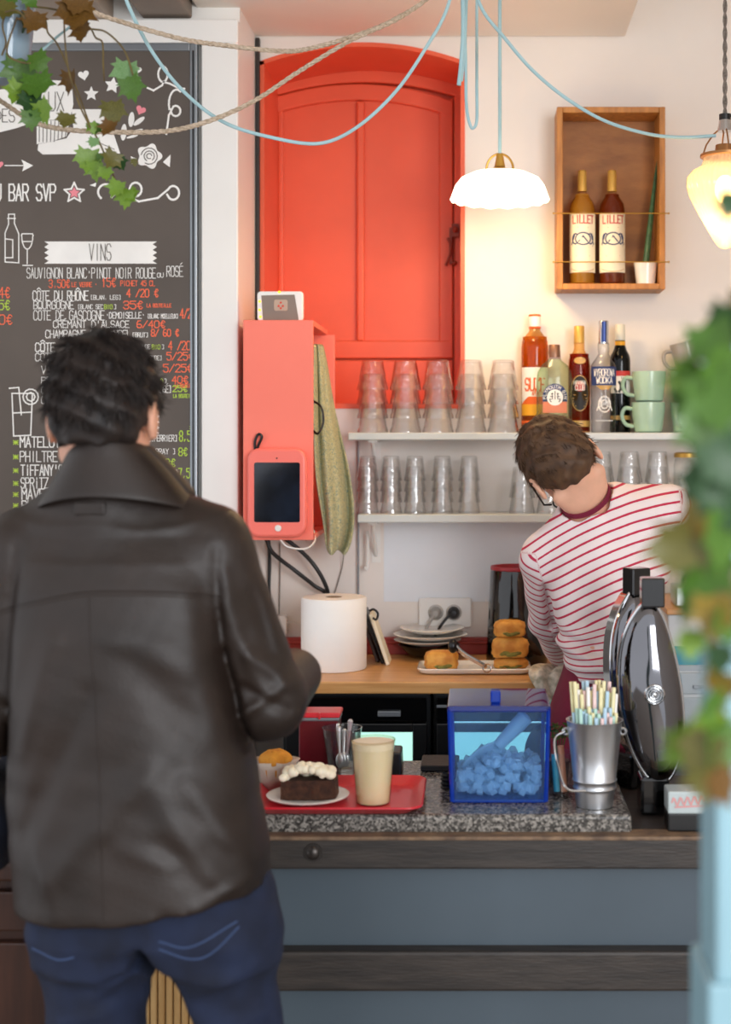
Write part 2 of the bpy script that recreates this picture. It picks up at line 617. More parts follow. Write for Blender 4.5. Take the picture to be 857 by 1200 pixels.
# ---------------------------------------------------------------- the room shell
ZW, ZB = 3.97, 3.70            # back wall, and the nearer wall that carries the blackboard
CEIL = 3.05
struct(MB().span((-3, -3, -0.05), (1.9, 4.5, 0)).build('floor', M['floor'], smooth=False))
XL, XR = P(305, 0, ZW).x, P(545, 0, ZW).x
zb, zs, zc = P(0, 478, ZW).z, P(0, 72, ZW).z, P(0, 50, ZW).z
arch = [(XL + (XR - XL) * i / 20, zs + (zc - zs) * (1 - (2 * i / 20 - 1) ** 2)) for i in range(21)]
w = MB()
w.span((P(262, 0, ZW).x, ZW, 0), (XL, ZW + 0.42, CEIL))
w.span((XR, ZW, 0), (1.7, ZW + 0.42, CEIL))
w.span((XL, ZW, 0), (XR, ZW + 0.42, zb))
w.prism([(x, ZW, z) for x, z in arch] + [(XR, ZW, CEIL), (XL, ZW, CEIL)], (0, 0.42, 0))
struct(w.build('wall_back', M['wall'], smooth=False))
struct(MB().span((1.6, 0.6, 0), (1.7, ZW, CEIL)).build('wall_right', M['wall'], smooth=False))
XP = P(281, 0, ZB).x
struct(MB().span((-3, ZB, 0), (XP, ZW + 0.42, CEIL)).build('wall_left', M['trim'], smooth=False))
struct(MB().span((-3, 0.4, CEIL), (1.7, ZW + 0.42, CEIL + 0.1)).build('ceiling', M['soffit'], smooth=False))
XS = P(733, 0, ZW).x
zso = P(0, 43, ZW).z
struct(MB().span((P(230, 0, ZB).x, 1.6, zso), (XS, ZW - 0.002, CEIL)).build('trim_1', M['soffit'], smooth=False, bevel=0.004))
# dark timber and a block coloured near-black for the gap's shade, over the blackboard
zhd = P(0, 22, ZB - .035).z
struct(MB().span((P(-30, 0, ZB - .04).x, 1.9, zhd), (P(129, 0, ZB - .04).x, ZB, zhd + .2)).build('trim_2', pm('taupe_beam', 'a39588', 0.7), smooth=False, bevel=0.006))
struct(MB().span((P(163, 0, ZB - .04).x, 1.9, zhd + .01), (P(222, 0, ZB - .04).x, ZB, zhd + .2)).build('trim_3', pm('grey_brown_beam', '85786d', 0.7), smooth=False, bevel=0.006))
struct(MB().span((P(129, 0, ZB - .04).x, 1.9, zhd + .09), (P(163, 0, ZB - .04).x, ZB, zhd + .2)).build('trim_7', pm('painted_gap_shade', '1d1a19', 0.8), smooth=False))
# white casing at the end of the blackboard wall
def vstrip(a, b, y0, y1, z0, z1, bev=0.004):
    return MB().span((P(a, 0, y0).x, y0, z0), (P(b, 0, y0).x, y1, z1)), bev
m_, bv = vstrip(236, 279, ZB - 0.03, ZB, 0, P(0, 40, ZB - .03).z)
struct(m_.build('trim_4', M['trim'], smooth=False, bevel=bv))
m_, bv = vstrip(-400, 279, ZB - 0.035, ZB, P(0, 50, ZB - .035).z, P(0, 22, ZB - .035).z)
struct(m_.build('trim_5', M['trim'], smooth=False, bevel=bv))
m_, bv = vstrip(299.5, 304, ZW - 0.02, ZW, P(0, 620, ZW).z, P(0, 46, ZW).z)
struct(m_.build('trim_6', M['dark'], smooth=False, bevel=0.002))
# thin paler panel on the wall between the lower shelf and the worktop
struct(MB().span((P(450, 0, ZW).x, ZW - .002, P(0, 705, ZW).z), (P(668, 0, ZW).x, ZW, P(0, 612, ZW).z)).build('trim_8', pm('pale_blue_white', 'e9ecf0', 0.3, var=.02), smooth=False))
# red skirting along the back of the worktop
z0, z1 = P(0, 766, ZW).z, P(0, 746, ZW).z
struct(MB().span((XP + .012, ZW - 0.022, z0), (1.59, ZW - .001, z1)).span((XP + .012, ZW - 0.028, z0 + .03), (1.59, ZW - .001, z0 + .038)).build('baseboard_back', M['redwood'], smooth=False, bevel=0.003))

# ---------------------------------------------------------------- arched orange shutter window
win = thing('window_1', 'arched vermilion panelled shutter in the deep recess of the back wall', 'window', (0, ZW, zb), kind='structure')
DR = ZW + 0.27
lining = MB()
lining.span((XL, ZW - 0.004, zb - 0.002), (XR, DR + .1, zb + 0.012))
lining.span((XL, ZW - 0.004, zb), (XL + 0.012, DR + .1, zs))
lining.span((XR - 0.012, ZW - 0.004, zb), (XR, DR + .1, zs))
lining.prism([(x, ZW - 0.004, z) for x, z in arch] + [(x, ZW - 0.004, z - 0.012) for x, z in arch[::-1]], (0, DR + .1 - ZW, 0))
lining.build('reveal', M['orange'], win, smooth=False)
d = DR
pz = lambda py, dd=None: P(0, py, dd or d).z
px = lambda q, dd=None: P(q, 0, dd or d).x
def parabola(x0, x1, y0, y1, yc, n=14):
    return [(x0 + (x1 - x0) * i / n, (y0 + (y1 - y0) * i / n) + (yc - (y0 + y1) / 2) * (1 - (2 * i / n - 1) ** 2)) for i in range(n + 1)]
def plate(poly, y, th):
    return MB().prism([Vector((px(a, y), y, pz(b, y))) for a, b in poly], (0, th, 0))
plate([(312, 484), (545, 484), (545, 80)] + parabola(545, 312, 88, 86, 66), d + 0.03, 0.02).build('backing_board', M['orange'], win, smooth=False)
plate([(312, 420), (326, 420)] + [(326, 117)] + [(312, 112)], d, 0.03).build('stile', M['orange'], win, smooth=False, bevel=0.004)
plate([(326, 420), (332, 420), (332, 131), (326, 118)], d + .004, 0.026).build('stile', M['orange'], win, smooth=False, bevel=0.004)
plate([(515, 420), (531, 420), (531, 114), (515, 125)], d + .002, 0.028).build('stile', M['orange'], win, smooth=False, bevel=0.004)
plate([(532.5, 484), (545, 484), (545, 88), (532.5, 84)], d - .006, 0.036).build('frame_post', M['orange'], win, smooth=False, bevel=0.004)
plate([(418, 400), (427, 400), (427, 118), (418, 118)], d - .004, 0.034).build('mullion', M['orange'], win, smooth=False, bevel=0.006)
plate([(326, 420), (531, 420), (531, 399), (326, 399)], d, 0.03).build('bottom_rail', M['orange'], win, smooth=False, bevel=0.004)
plate(parabola(312, 531, 117, 118, 98) + parabola(531, 312, 137, 136, 117), d, 0.03).build('top_rail', M['orange'], win, smooth=False, bevel=0.004)
plate(parabola(312, 545, 115, 116, 96) + parabola(545, 312, 84, 84, 66), d - .008, 0.038).build('arched_head', M['orange'], win, smooth=False, bevel=0.004)
plate([(330, 402), (420, 402), (420, 116), (330, 126)], d + 0.016, 0.012).build('panel', M['orange'], win, smooth=False)
plate([(425, 402), (517, 402), (517, 124), (425, 116)], d + 0.016, 0.012).build('panel', M['orange'], win, smooth=False)
plate([(312, 484), (531, 484), (531, 422), (312, 422)], d + 0.004, 0.026).build('apron_panel', M['orange'], win, smooth=False, bevel=0.004)
M['latch'] = pm('painted_iron_latch', '9a3d22', 0.45, col2='7a2e1a', vs=60)
la = MB()
la.span((px(527), d - .02, pz(310)), (px(530), d - .004, pz(268)))
la.span((px(530), d - .03, pz(279)), (px(538), d - .006, pz(264)))
la.tube([(px(523), d - .02, pz(312)), (px(528), d - .024, pz(300)), (px(529), d - .02, pz(288)), (px(525), d - .02, pz(280))], 0.004)
la.ball((px(534), d - .034, pz(271)), 0.009)
la.ball((px(533), d - .02, pz(309)), 0.008)
la.build('latch', M['latch'], win)

# ---------------------------------------------------------------- blackboard with its lettering
YB = ZB - .03
bb = thing('blackboard', 'large black menu board lettered by hand, in a grey metal frame', 'blackboard', (-1.2, YB, 1.8))
bx0, bx1, bz0, bz1 = -1.95, P(223, 0, YB).x, P(0, 900, YB).z, P(0, 60, YB).z
MB().span((bx0, YB, bz0), (bx1, YB + .02, bz1)).build('board', M['slate'], bb, smooth=False)
MB().span((bx1, YB - .006, bz0), (P(231.5, 0, YB).x, YB + .026, bz1 + .02)).build('frame', M['grey'], bb, smooth=False, bevel=.003)
MB().span((bx0, YB - .006, bz1), (bx1, YB + .026, bz1 + .02)).build('frame', M['grey'], bb, smooth=False, bevel=.003)
MB().span((bx1 + .007, YB - .0075, bz0), (bx1 + .011, YB - .006, bz1)).build('frame_groove', M['black'], bb, smooth=False)
YT = YB - 0.0012
mp = lambda u, v, l=0: (P(u, 0, YT).x, YT - l, P(0, -v, YT).z)
def write(text, x, y, h, w, col='chalk', t=1.0, slant=0.0, name='lettering'):
    mb = MB()
    ribbon(mb, strokes(text, x, -y, h, w, slant), t * .86, mp)
    return mb.build(name, M[col], bb, smooth=False)
def draw(lines, col='chalk', t=1.3, name='chalk_drawing'):
    mb = MB()
    ribbon(mb, [[(a, -b) for a, b in l] for l in lines], t, mp)
    return mb.build(name, M[col], bb, smooth=False)
_lay = [0]
def fill(poly, col='chalk', name='chalk_drawing'):
    _lay[0] += 1
    y = YB - 0.0006 - (0.0004 if col == 'slate' else 0)
    f = MB()
    f.add([(P(a, 0, y).x, y, P(0, b, y).z) for a, b in poly], [tuple(range(len(poly)))])
    return f.build(name, M[col], bb, smooth=False)
# banner ribbon at the top
fill([(-20, 112), (0, 105), (62, 94), (84, 95), (86, 122), (82, 140), (45, 141), (20, 150), (-20, 160)], name='banner')
fill([(84, 128), (128, 128), (131, 150), (141, 180), (50, 181), (44, 176), (45, 169), (60, 166), (78, 162), (86, 150)], name='banner')
fill([(43, 141), (82, 141), (78, 160), (60, 166), (43, 169)], name='banner')
draw([[(46 + i * 4.6, 142), (46 + i * 4.4, 166 - (i > 4) * (i - 4) * 2)] for i in range(8)], 'slate', 0.9, 'banner_stripe')
for o in list(bb.children)[-1:]: o.location.y = -0.0006
for tx, x, y, h, w in (('DES', -6, 143, 15, 24), ('UX', 56, 130, 22, 20)):
    o = write(tx, x, y, h, w, 'slate', 1.1)
    o.location.y = -0.0006
draw([arc(122, 150, 8, 5, 180, 360, 6), [(111, 165), (134, 175)]], 'slate', 0.8).location.y = -0.0006
def star(cx, cy, r, k=0.45, rot=-90):
    return [(cx + (r if i % 2 == 0 else r * k) * math.cos(math.radians(rot + 36 * i)), cy + (r if i % 2 == 0 else r * k) * math.sin(math.radians(rot + 36 * i))) for i in range(10)]
def heart(cx, cy, r, a=0):
    o = []
    for i in range(20):
        t = 2 * math.pi * i / 20
        x, y = 16 * math.sin(t) ** 3 / 16 * r, -(13 * math.cos(t) - 5 * math.cos(2 * t) - 2 * math.cos(3 * t) - math.cos(4 * t)) / 16 * r
        o.append((cx + x * math.cos(a) - y * math.sin(a), cy + x * math.sin(a) + y * math.cos(a)))
    return o
fill(star(132, 100, 10, .5, -80), name='chalk_star')
fill(star(107, 110, 9, .45, -90), name='chalk_star')
fill(heart(98, 88, 6.5, -.2), name='chalk_heart')
fill(heart(161, 82, 5, .3), name='chalk_heart')
fill(heart(165, 129, 6, .4), 'chalkpink', name='chalk_heart')
fill(heart(-1, 193, 5, 0), 'chalkpink', name='chalk_heart')
draw([[(6, 194), (28, 194)]], t=1.2, name='chalk_arrow')
fill([(25, 187), (39, 194), (26, 201), (28, 194)], name='chalk_arrow')
for cx, cy, rx, ry, a in ((145, 155, 3.5, 10, 5), (154, 140, 3.5, 9, -25 + 30), (163, 142, 4, 8, 50), (160, 154, 3.2, 8, 70), (155, 160, 3, 7, 75)):
    a = math.radians(a)
    fill([(cx + rx * math.cos(t * math.pi / 6) * math.cos(a) - ry * math.sin(t * math.pi / 6) * math.sin(a), cy + rx * math.cos(t * math.pi / 6) * math.sin(a) * .5 + ry * math.sin(t * math.pi / 6) * math.cos(a)) for t in range(12)], name='chalk_leaf')
# swirls at the upper right
draw([[(173, 103), (180, 106), (190, 100)] + arc(191, 87, 5.5, 9, 80, -250, 14) + [(199, 98), (209, 103), (216, 104)] +
      arc(207, 122, 9, 17, -60, -200, 8) + arc(206, 130, 5.5, 6, 200, -120, 12) + [(198, 135), (195, 157)]], t=2.2, name='chalk_swirl')
fill([(175 + (13.5 + 2 * math.cos(5 * t)) * math.cos(t), 183 + (13.5 + 2 * math.cos(5 * t)) * math.sin(t)) for t in [math.pi * i / 20 for i in range(40)]], name='chalk_rose')
for r in (3, 6, 9.5):
    draw([arc(175, 183, r, r, 20 * r, 290 + 20 * r, 12)], 'slate', 1.0, 'chalk_rose').location.y = -0.0008
fill([(160, 186), (153, 183), (155, 192)], name='chalk_leaf')
fill([(191, 190), (200, 181), (199, 196)], name='chalk_leaf')
draw([[(118, 232)] + arc(124, 225, 9, 9, 130, 400, 14) + [(139, 222), (150, 236)] + arc(159, 222, 7, 8, 110, -170, 12) + [(150, 231), (163, 236), (185, 232), (197, 222)] + arc(203, 226, 7, 8, -120, 130, 12) + [(196, 228)]], t=2.4, name='chalk_swirl')
fill([(105, 217), (113, 214), (112, 219)], name='chalk_leaf')
write('AU BAR SVP', -14, 235, 19, 80, t=2.1)
draw([star(87, 226, 12, .48) + [star(87, 226, 12, .48)[0]]], t=2.0, name='chalk_star')
fill(star(87, 226, 7, .5), 'chalkpink', name='chalk_star')
# bottle and wine glass, long drink
draw([[(10, 251), (10, 263), (6, 273), (6, 307), (22, 308), (22, 274), (17, 262), (17, 251), (10, 251)], [(9, 256), (18, 256)], [(7, 280), (15, 281), (15, 302), (7, 302)]], t=1.3, name='chalk_bottle')
draw([arc(32, 276, 6.5, 16, 0, 180, 10), [(25, 276), (26, 274), (38, 274), (39, 276)], [(32, 292), (32, 309)], [(27, 311), (38, 311)], [(26, 283), (38, 283)]], t=1.3, name='chalk_wine_glass')
draw([[(14, 461), (16, 511), (36, 510), (38, 461), (14, 461)], [(11, 455), (22, 454), (25, 486)], [(16, 484), (36, 483)], arc(36, 465, 9, 9, 0, 360, 14), arc(36, 465, 5, 5, 0, 360, 8)], t=1.5, name='chalk_drink')
# VINS banner
def zig(x0, x1, y0, y1):
    k = 4
    L = [(x0 + (5 if i % 2 else 0), y0 + (y1 - y0) * i / (2 * k)) for i in range(2 * k + 1)]
    R = [(x1 - (5 if i % 2 else 0), y1 + (y0 - y1) * i / (2 * k)) for i in range(2 * k + 1)]
    return L + R
fill(zig(52, 184, 283, 309), name='banner')
write('VINS', 104, 305, 19, 27, 'slate', 1.0).location.y = -0.0006
fill(zig(56, 187, 481, 508), name='banner')
lines = [('SAUVIGNON BLANC\u00b7PINOT NOIR ROUGE', 31, 326, 12, 152, 'chalk', .9), ('ou'.upper(), 184, 325, 5, 8, 'chalk', .8), ('ROS\u00c9', 195, 324, 12, 20, 'chalk', .9),
         ('3.50\u20ac', 57, 337, 9, 25, 'chalkorange', 1.1), ('LE VERRE \u00b7', 84, 336, 5, 30, 'chalkorange', .8), ('15\u20ac', 119, 336, 10, 17, 'chalkorange', 1.1), ('PICHET 45 CL', 141, 335, 6, 41, 'chalkorange', .9),
         ('C\u00d4TE DU RH\u00d4NE', 38, 352, 11, 66, 'chalk', 1.2), ('[BLAN. LEG]', 106, 351, 5, 36, 'chalk', .7), ('4 /20 \u20ac', 148, 348, 9, 38, 'chalkorange', 1.3),
         ('BOURGOGNE', 39, 362, 9, 48, 'chalk', 1.0), ('[BLANC SEC', 91, 362, 5, 30, 'chalk', .7), ('BIO', 122, 362, 5, 10, 'chalkgreen', .8), (']', 133, 362, 5, 4, 'chalk', .8), ('35\u20ac', 144, 362, 9, 24, 'chalkorange', 1.3), ('LA BOUTEILLE', 172, 360, 4, 29, 'chalkorange', .8),
         ('C\u00d4TE DE GASCOGNE', 39, 375, 11, 84, 'chalk', 1.0), ('\u00b7DEMOISELLE\u00b7', 124, 373, 7, 46, 'chalk', .9), ('[BLANC MOELLEUX]', 173, 373, 5, 36, 'chalk', .7), ('4/20', 211, 373, 11, 18, 'chalkorange', 1.3),
         ("CR\u00c9MANT D'ALSACE", 62, 384, 8, 90, 'chalk', 1.0), ('6/40\u20ac', 160, 384, 8, 34, 'chalkorange', 1.3),
         ('CHAMPAGNE DE MANCEL', 53, 396, 9, 101, 'chalk', 1.0), ('[BRUT]', 155, 395, 5, 19, 'chalk', .8), ('8/ 60 \u20ac', 177, 394, 8, 33, 'chalkorange', 1.3),
         ('C\u00d4TE', 41, 412, 10, 24, 'chalk', 1.3), ('[ROUGE', 158, 409, 5, 18, 'chalk', .7), ('BIO', 178, 409, 5, 10, 'chalkgreen', .8), (']', 189, 409, 5, 4, 'chalk', .7), ('4 /20\u20ac', 197, 410, 10, 32, 'chalkorange', 1.3),
         ('C\u00d4TE', 41, 423, 9, 24, 'chalk', 1.0), ('ROUGE]', 172, 422, 5, 18, 'chalk', .7), ('5/25\u20ac', 195, 422, 9, 32, 'chalkorange', 1.3),
         ('VI', 48, 438, 9, 13, 'chalk', 1.0), ('5/25\u20ac', 191, 436, 9, 35, 'chalkorange', 1.3),
         ('PE', 48, 450, 8, 13, 'chalk', 1.0), ('BIO', 181, 449, 5, 10, 'chalkgreen', .8), (']', 192, 449, 5, 4, 'chalk', .7), ('40\u20ac', 201, 449, 8, 20, 'chalkorange', 1.3), ('LA BOUTEILLE', 205, 454, 4, 24, 'chalkorange', .8),
         ('CO', 48, 461, 8, 13, 'chalk', 1.0), ('[ROS\u00c9]', 181, 460, 8, 20, 'chalk', 1.0), ('25\u20ac', 202, 459, 7, 18, 'chalkgreen', 1.2), ('LA BOUTEILLE', 203, 466, 4, 26, 'chalkgreen', .8),
         ('CO', 48, 473, 8, 13, 'chalk', 1.0),
         ('4\u20ac', -2, 349, 12, 14, 'chalkorange', 1.3), ('5\u20ac', -2, 363, 11, 14, 'chalkgreen', 1.3), ('30\u20ac', -10, 380, 11, 25, 'chalkorange', 1.3),
         ('MATELOT', 23, 524, 12, 48, 'chalk', 1.5), ('PHILTRE', 23, 541, 12, 45, 'chalk', 1.2), ("TiFFANY'S", 24, 557, 12, 50, 'chalk', 1.5), ('SPRiTZ', 24, 572, 12, 33, 'chalk', 1.3), ('MAVE', 25, 585, 12, 28, 'chalk', 1.5), ('PLAN', 25, 598, 11, 28, 'chalk', 1.5),
         ('DE.PERRIER]', 170, 517, 7, 38, 'chalk', .9), ('RRAY ]', 182, 532, 6, 24, 'chalk', .8), ('8,5', 210, 517, 12, 14, 'chalkgreen', 1.3), ('\u20ac', 222, 505, 8, 6, 'chalkgreen', 1.2), ('8\u20ac', 209, 534, 9, 11, 'chalkgreen', 1.2),
         ('8\u20ac', 193, 547, 9, 13, 'chalkgreen', 1.2), (']', 204, 558, 7, 5, 'chalk', 1), ('7,5', 209, 560, 11, 14, 'chalkgreen', 1.3), ('\u20ac', 222, 553, 6, 6, 'chalkgreen', 1.2)]
_G['\u00c8'] = _G['\u00c9']
for t_ in lines:
    write(*t_)
for y in (520, 537, 553, 568, 581, 594):
    write('*', 15, y + 2, 7, 7, 'chalkgreen', 1.1, name='asterisk')
# ---------------------------------------------------------------- coral wall box, tablet, cables, hanging cloth
YC = 3.62
cx0, cx1 = P(285, 0, YC).x, P(367, 0, YC).x
cz0, cz1 = P(0, 633, YC).z, P(0, 375, YC).z
cb = thing('wall_box', 'tall coral painted wooden box on the wall, open on its right side', 'wall box', ((cx0 + cx1) / 2, 3.8, cz0))
tk = .014
bev = .002
MB().span((cx0, YC, cz0), (cx1, YC + tk, cz1)).build('front_panel', M['coral'], cb, smooth=False, bevel=bev)
MB().span((cx0, YC + tk, cz1 - tk), (cx1, ZW - .003, cz1)).build('top_panel', M['coral'], cb, smooth=False, bevel=bev)
MB().span((cx0, YC + tk, cz0), (cx1, ZW - .003, cz0 + tk)).build('bottom_panel', M['coral'], cb, smooth=False, bevel=bev)
MB().span((cx0, YC + tk, cz0 + tk), (cx0 + tk, ZW - .003, cz1 - tk)).build('side_panel', M['coral'], cb, smooth=False, bevel=bev)
MB().span((cx0 + tk, ZW - .018, cz0 + tk), (cx1 + .022, ZW - .003, cz1 - tk)).build('back_panel', M['coral'], cb, smooth=False, bevel=bev)

def rrect(x0, x1, y0, y1, r, n=5, bulge=0.0):
    o = []
    for cx, cy, a in ((x1 - r, y0 + r, -90), (x1 - r, y1 - r, 0), (x0 + r, y1 - r, 90), (x0 + r, y0 + r, 180)):
        o += [(cx + r * math.cos(math.radians(a + 90 * i / n)), cy + r * math.sin(math.radians(a + 90 * i / n))) for i in range(n + 1)]
    if bulge:
        xm, xh, ym, yh = (x0 + x1) / 2, (x1 - x0) / 2, (y0 + y1) / 2, (y1 - y0) / 2
        o = [(xm + (x - xm) * (1 + bulge * (1 - ((y - ym) / yh) ** 2)), y) for x, y in o]
    return o
def slab(poly, y, th, dd=None):
    return MB().prism([Vector((P(a, 0, dd or y).x, y, P(0, b, dd or y).z)) for a, b in poly], (0, th, 0))
yt = YC - .030
tb = thing('tablet', 'tablet in a rounded coral case with dark screen, fixed to the wall box', 'tablet', (P(325, 0, yt).x, YC, P(0, 633, yt).z))
slab(rrect(290, 359, 525, 630, 14, 5, .03), yt, .029).build('case', M['coralplastic'], tb, bevel=.008, seg=3, angle=35)
M['screen'] = pm('dark_tablet_screen', '10131a', 0.12, col2='1d2431', vs=14, coat=.5)
slab(rrect(298, 351.5, 542, 612, 2, 2), yt - .0015, .004).build('screen', M['screen'], tb, smooth=False)
bt = MB(); bt.lathe([(0, -.002), (.007, -.002), (.0085, 0), (0, .001)], 20, M=Matrix.Translation((P(326, 0, yt).x, yt - .0005, P(0, 619, yt).z)) @ Matrix.Rotation(math.radians(-90), 4, 'X'))
bt.build('home_button', M['white'], tb)
bt = MB(); bt.ball((P(324.5, 0, yt).x, yt - .0004, P(0, 537, yt).z), .002)
bt.build('camera_eye', M['black'], tb)
# loop of black strap behind the tablet
st = MB().tube(spline([P(299, 527, YC - .008), P(299, 517, YC - .012), P(303, 509, YC - .012), P(307, 512, YC - .012), P(303, 522, YC - .01), P(301, 528, YC - .008)], 6), .0035)
tag(st.build('strap_loop', M['black']), 'small black strap loop sticking up behind the coral tablet', 'strap')
# device on top of the box
M['taupe'] = pm('taupe_panel', '85766a', 0.5)
M['redlogo'] = pm('red_mark', 'd8432e', 0.5)
yd = YC + .03
dv = thing('square_device', 'small square taupe-faced device with white edge leaning on top of the wall box', 'device', (P(328, 0, yd).x, yd, cz1))
slab(rrect(301, 355, 341, 376, 4, 3), yd + .006, .02, yd).build('case', M['white'], dv, bevel=.003)
slab([(308, 375.5), (306, 346), (345, 345), (350, 375.5)], yd + .0045, .004, yd).build('face', M['taupe'], dv, smooth=False)
slab(rrect(321, 337, 351, 364, 2, 2), yd + .003, .002, yd).build('badge', pm('pale_badge', 'b9a08c', .5), dv, smooth=False)
lg = MB()
for a, b in ((329, 354.5), (326.5, 358.5), (331.5, 358.5), (329, 361)):
    lg.ball((P(a, 0, yd).x, yd + .0025, P(0, b, yd).z), (.0028, .001, .0028))
lg.build('logo', M['redlogo'], dv)
M['led'] = pm('amber_lamp', 'ffb020', .4, emit=1.5)
for a, b in ((304, 353), (304, 363), (305, 371), (327, 342)):
    MB().ball((P(a, 0, yd).x, yd + .0055, P(0, b, yd).z), (.0035, .0015, .0035)).build('indicator_light', M['led'], dv)

# speckled cloth hanging out of the box
M['cloth'] = pm('speckled_fabric', 'a8a47a', 0.95, col2='4f767a', vs=150, bump=.3, bs=300)
_n = M['cloth'].node_tree.nodes
rmp = [q for q in _n if q.type == 'VALTORGB'][0]
rmp.color_ramp.interpolation = 'CONSTANT'
for p_, c_ in ((.40, '5f868a'), (.44, 'b5b086'), (.48, 'd0c89e'), (.52, '7d7f58'), (.555, 'b9b48a'), (.60, 'c8bf94')):
    e_ = rmp.color_ramp.elements.new(p_); e_.color = lin(c_)
clr = [(402, 367.5, 378), (430, 367, 384), (465, 367, 390), (500, 367.5, 397), (530, 368.5, 405), (560, 370, 411), (590, 375, 415), (612, 379, 416), (630, 381, 413), (641, 382, 409), (648, 385, 404)]
rows_ = []
for y, a, b in clr:
    r_ = []
    for j in range(25):
        t = j / 24
        fold = .018 * math.sin(t * 9 + y * .012) + .012 * math.sin(t * 17 + y * .02 + 1)
        r_.append(P(a + (b - a) * t, y + 3 * math.sin(t * 8) * (y > 600), 3.70 + .12 * t + fold))
    rows_.append(r_)
cl = MB().grid(rows_)
tag(cl.build('hanging_cloth', M['cloth'], solid=.006, subsurf=1), 'speckled green and grey cloth hanging from the open side of the wall box', 'cloth')
ck = MB().tube(spline([P(368, 470, 3.68), P(377, 478, 3.67), P(379, 495, 3.67), P(373, 508, 3.67), P(367.5, 505, 3.68)], 6), .0028)
tag(ck.build('cable_loop', M['black']), 'thin black cable coiled beside the speckled cloth', 'cable')

# cables below the wall box
def cable(name, pts, r, mat, label, cat='cable'):
    return tag(MB().tube(spline(pts, 8), r, 8).build(name, mat), label, cat)
M['cable'] = pm('black_rubber_cable', '121212', .45)
M['whitecable'] = pm('white_cable', 'e6e2da', .4)
cable('black_cable', [P(312, 631, 3.9), P(320, 648, 3.9), P(345, 668, 3.9), P(368, 686, 3.92), P(384, 700, 3.93), P(386, 745, 3.94)], .0058, M['cable'], 'black cable running from the wall box diagonally down to the right, the lower of two')
cable('black_cable', [P(334, 631, 3.88), P(352, 645, 3.89), P(368, 662, 3.89), P(380, 682, 3.9), P(385, 700, 3.91), P(388, 745, 3.92)], .0058, M['cable'], 'black cable arching from under the wall box to the worktop, the upper of two')
cable('black_cable', [P(315, 631, 3.95), P(316, 660, 3.955), P(315, 700, 3.955), P(315, 755, 3.945)], .0048, M['cable'], 'straight black cable dropping from the left end of the wall box')
cable('white_cable', [P(329, 633, 3.62), P(338, 641, 3.61), P(358, 643, 3.62), P(369, 634, 3.65), P(368, 622, 3.7)], .0024, M['whitecable'], 'thin white charging cable looping under the coral tablet')
cable('grey_wire', [P(328, 636, 3.96), P(328, 680, 3.962), P(327, 720, 3.962)], .0016, M['greycord'], 'thin grey wire dropping straight from the wall box to the white plug')
cable('grey_wire', [P(403, 648, 3.94), P(401, 665, 3.96), P(394, 690, 3.962), P(391, 702, 3.962), P(391, 758, 3.94)], .0014, M['greycord'], 'thin dark wire hanging down below the speckled cloth')
pl_ = thing('white_plug', 'small white plug adapter on the wall left of the paper roll', 'plug', P(325, 735, 3.95))
slab(rrect(316, 336, 722, 745, 3, 2), 3.93, .036).build('body', M['white'], pl_, bevel=.002)
MB().tube(spline([P(335, 730, 3.94), P(343, 729, 3.94), P(352, 733, 3.94), P(358, 738, 3.945)], 6), .0022).build('lead', M['whitecable'], pl_)

# ---------------------------------------------------------------- the two wall shelves
SF = 3.81
def shelf(a, b, ztop, th, label, name='wall_shelf'):
    t = thing(name, label, 'shelf', (P(a, 0, SF).x, ZW, ztop))
    MB().span((P(a, 0, SF).x, SF, ztop - th), (1.45, ZW - .001, ztop)).build('board', M['shelf'], t, smooth=False, bevel=.003)
    for q in (441, 690):
        x = P(q, 0, ZW).x
        br = MB().span((x - .012, ZW - .006, ztop - th - .12), (x + .012, ZW - .0005, ztop - th))
        br.span((x - .012, SF + .03, ztop - th - .006), (x + .012, ZW - .006, ztop - th))
        br.tube([(x, SF + .05, ztop - th - .008), (x, ZW - .008, ztop - th - .10)], .005, 8)
        br.build('bracket', M['trim'], t)
    return t
ZS1 = P(0, 507, SF).z
ZS2 = P(0, 603, SF).z
shelf(408, 0, ZS1, .020, 'upper pale grey wall shelf carrying glasses, bottles and mugs')
shelf(419, 0, ZS2, .022, 'lower pale grey wall shelf carrying stacked tumblers')
rod = MB().tube([P(420, 517, 3.955), P(420, 700, 3.955)], .003)
tag(rod.build('shelf_rod', M['grey']), 'thin vertical metal rod on the wall at the left end of the shelves', 'rod')
hk = MB().tube(spline([P(431, 622, 3.93), P(431, 655, 3.94), P(430, 667, 3.935), P(427, 664, 3.93)], 5), .004)
tag(hk.build('wall_hook', M['trim']), 'white metal hook hanging under the left bracket of the lower shelf', 'hook')

# ---------------------------------------------------------------- tumblers
def tumbler(r1, r0, h, nf=10):
    """An upside-down faceted tumbler: rim r1 on the shelf, base r0 on top."""
    def fac(a, r, z):
        k = math.cos(math.pi / nf) / math.cos((a % (2 * math.pi / nf)) - math.pi / nf)
        s_ = 1 if .15 * h < z < .85 * h else 0
        return r * (1 + s_ * (k - 1))
    t = .0017
    prof = [(r1, 0), (r1 - .0006, .1 * h), (r1 + (r0 - r1) * .2, .2 * h), (r1 + (r0 - r1) * .8, .8 * h), (r0 + .001, .9 * h), (r0, .97 * h), (r0 - .003, h), (0, h),
            ]
    inner = [(0, h - .006), (r0 - t - .002, h - .006), (r0 - t, .9 * h - .003), (r1 + (r0 - r1) * .5 - t, .5 * h), (r1 - t, 0), (r1, 0)]
    m = MB().lathe(prof, nf * 3, fun=fac)
    m.lathe(inner, nf * 3)
    return m
proto = {}
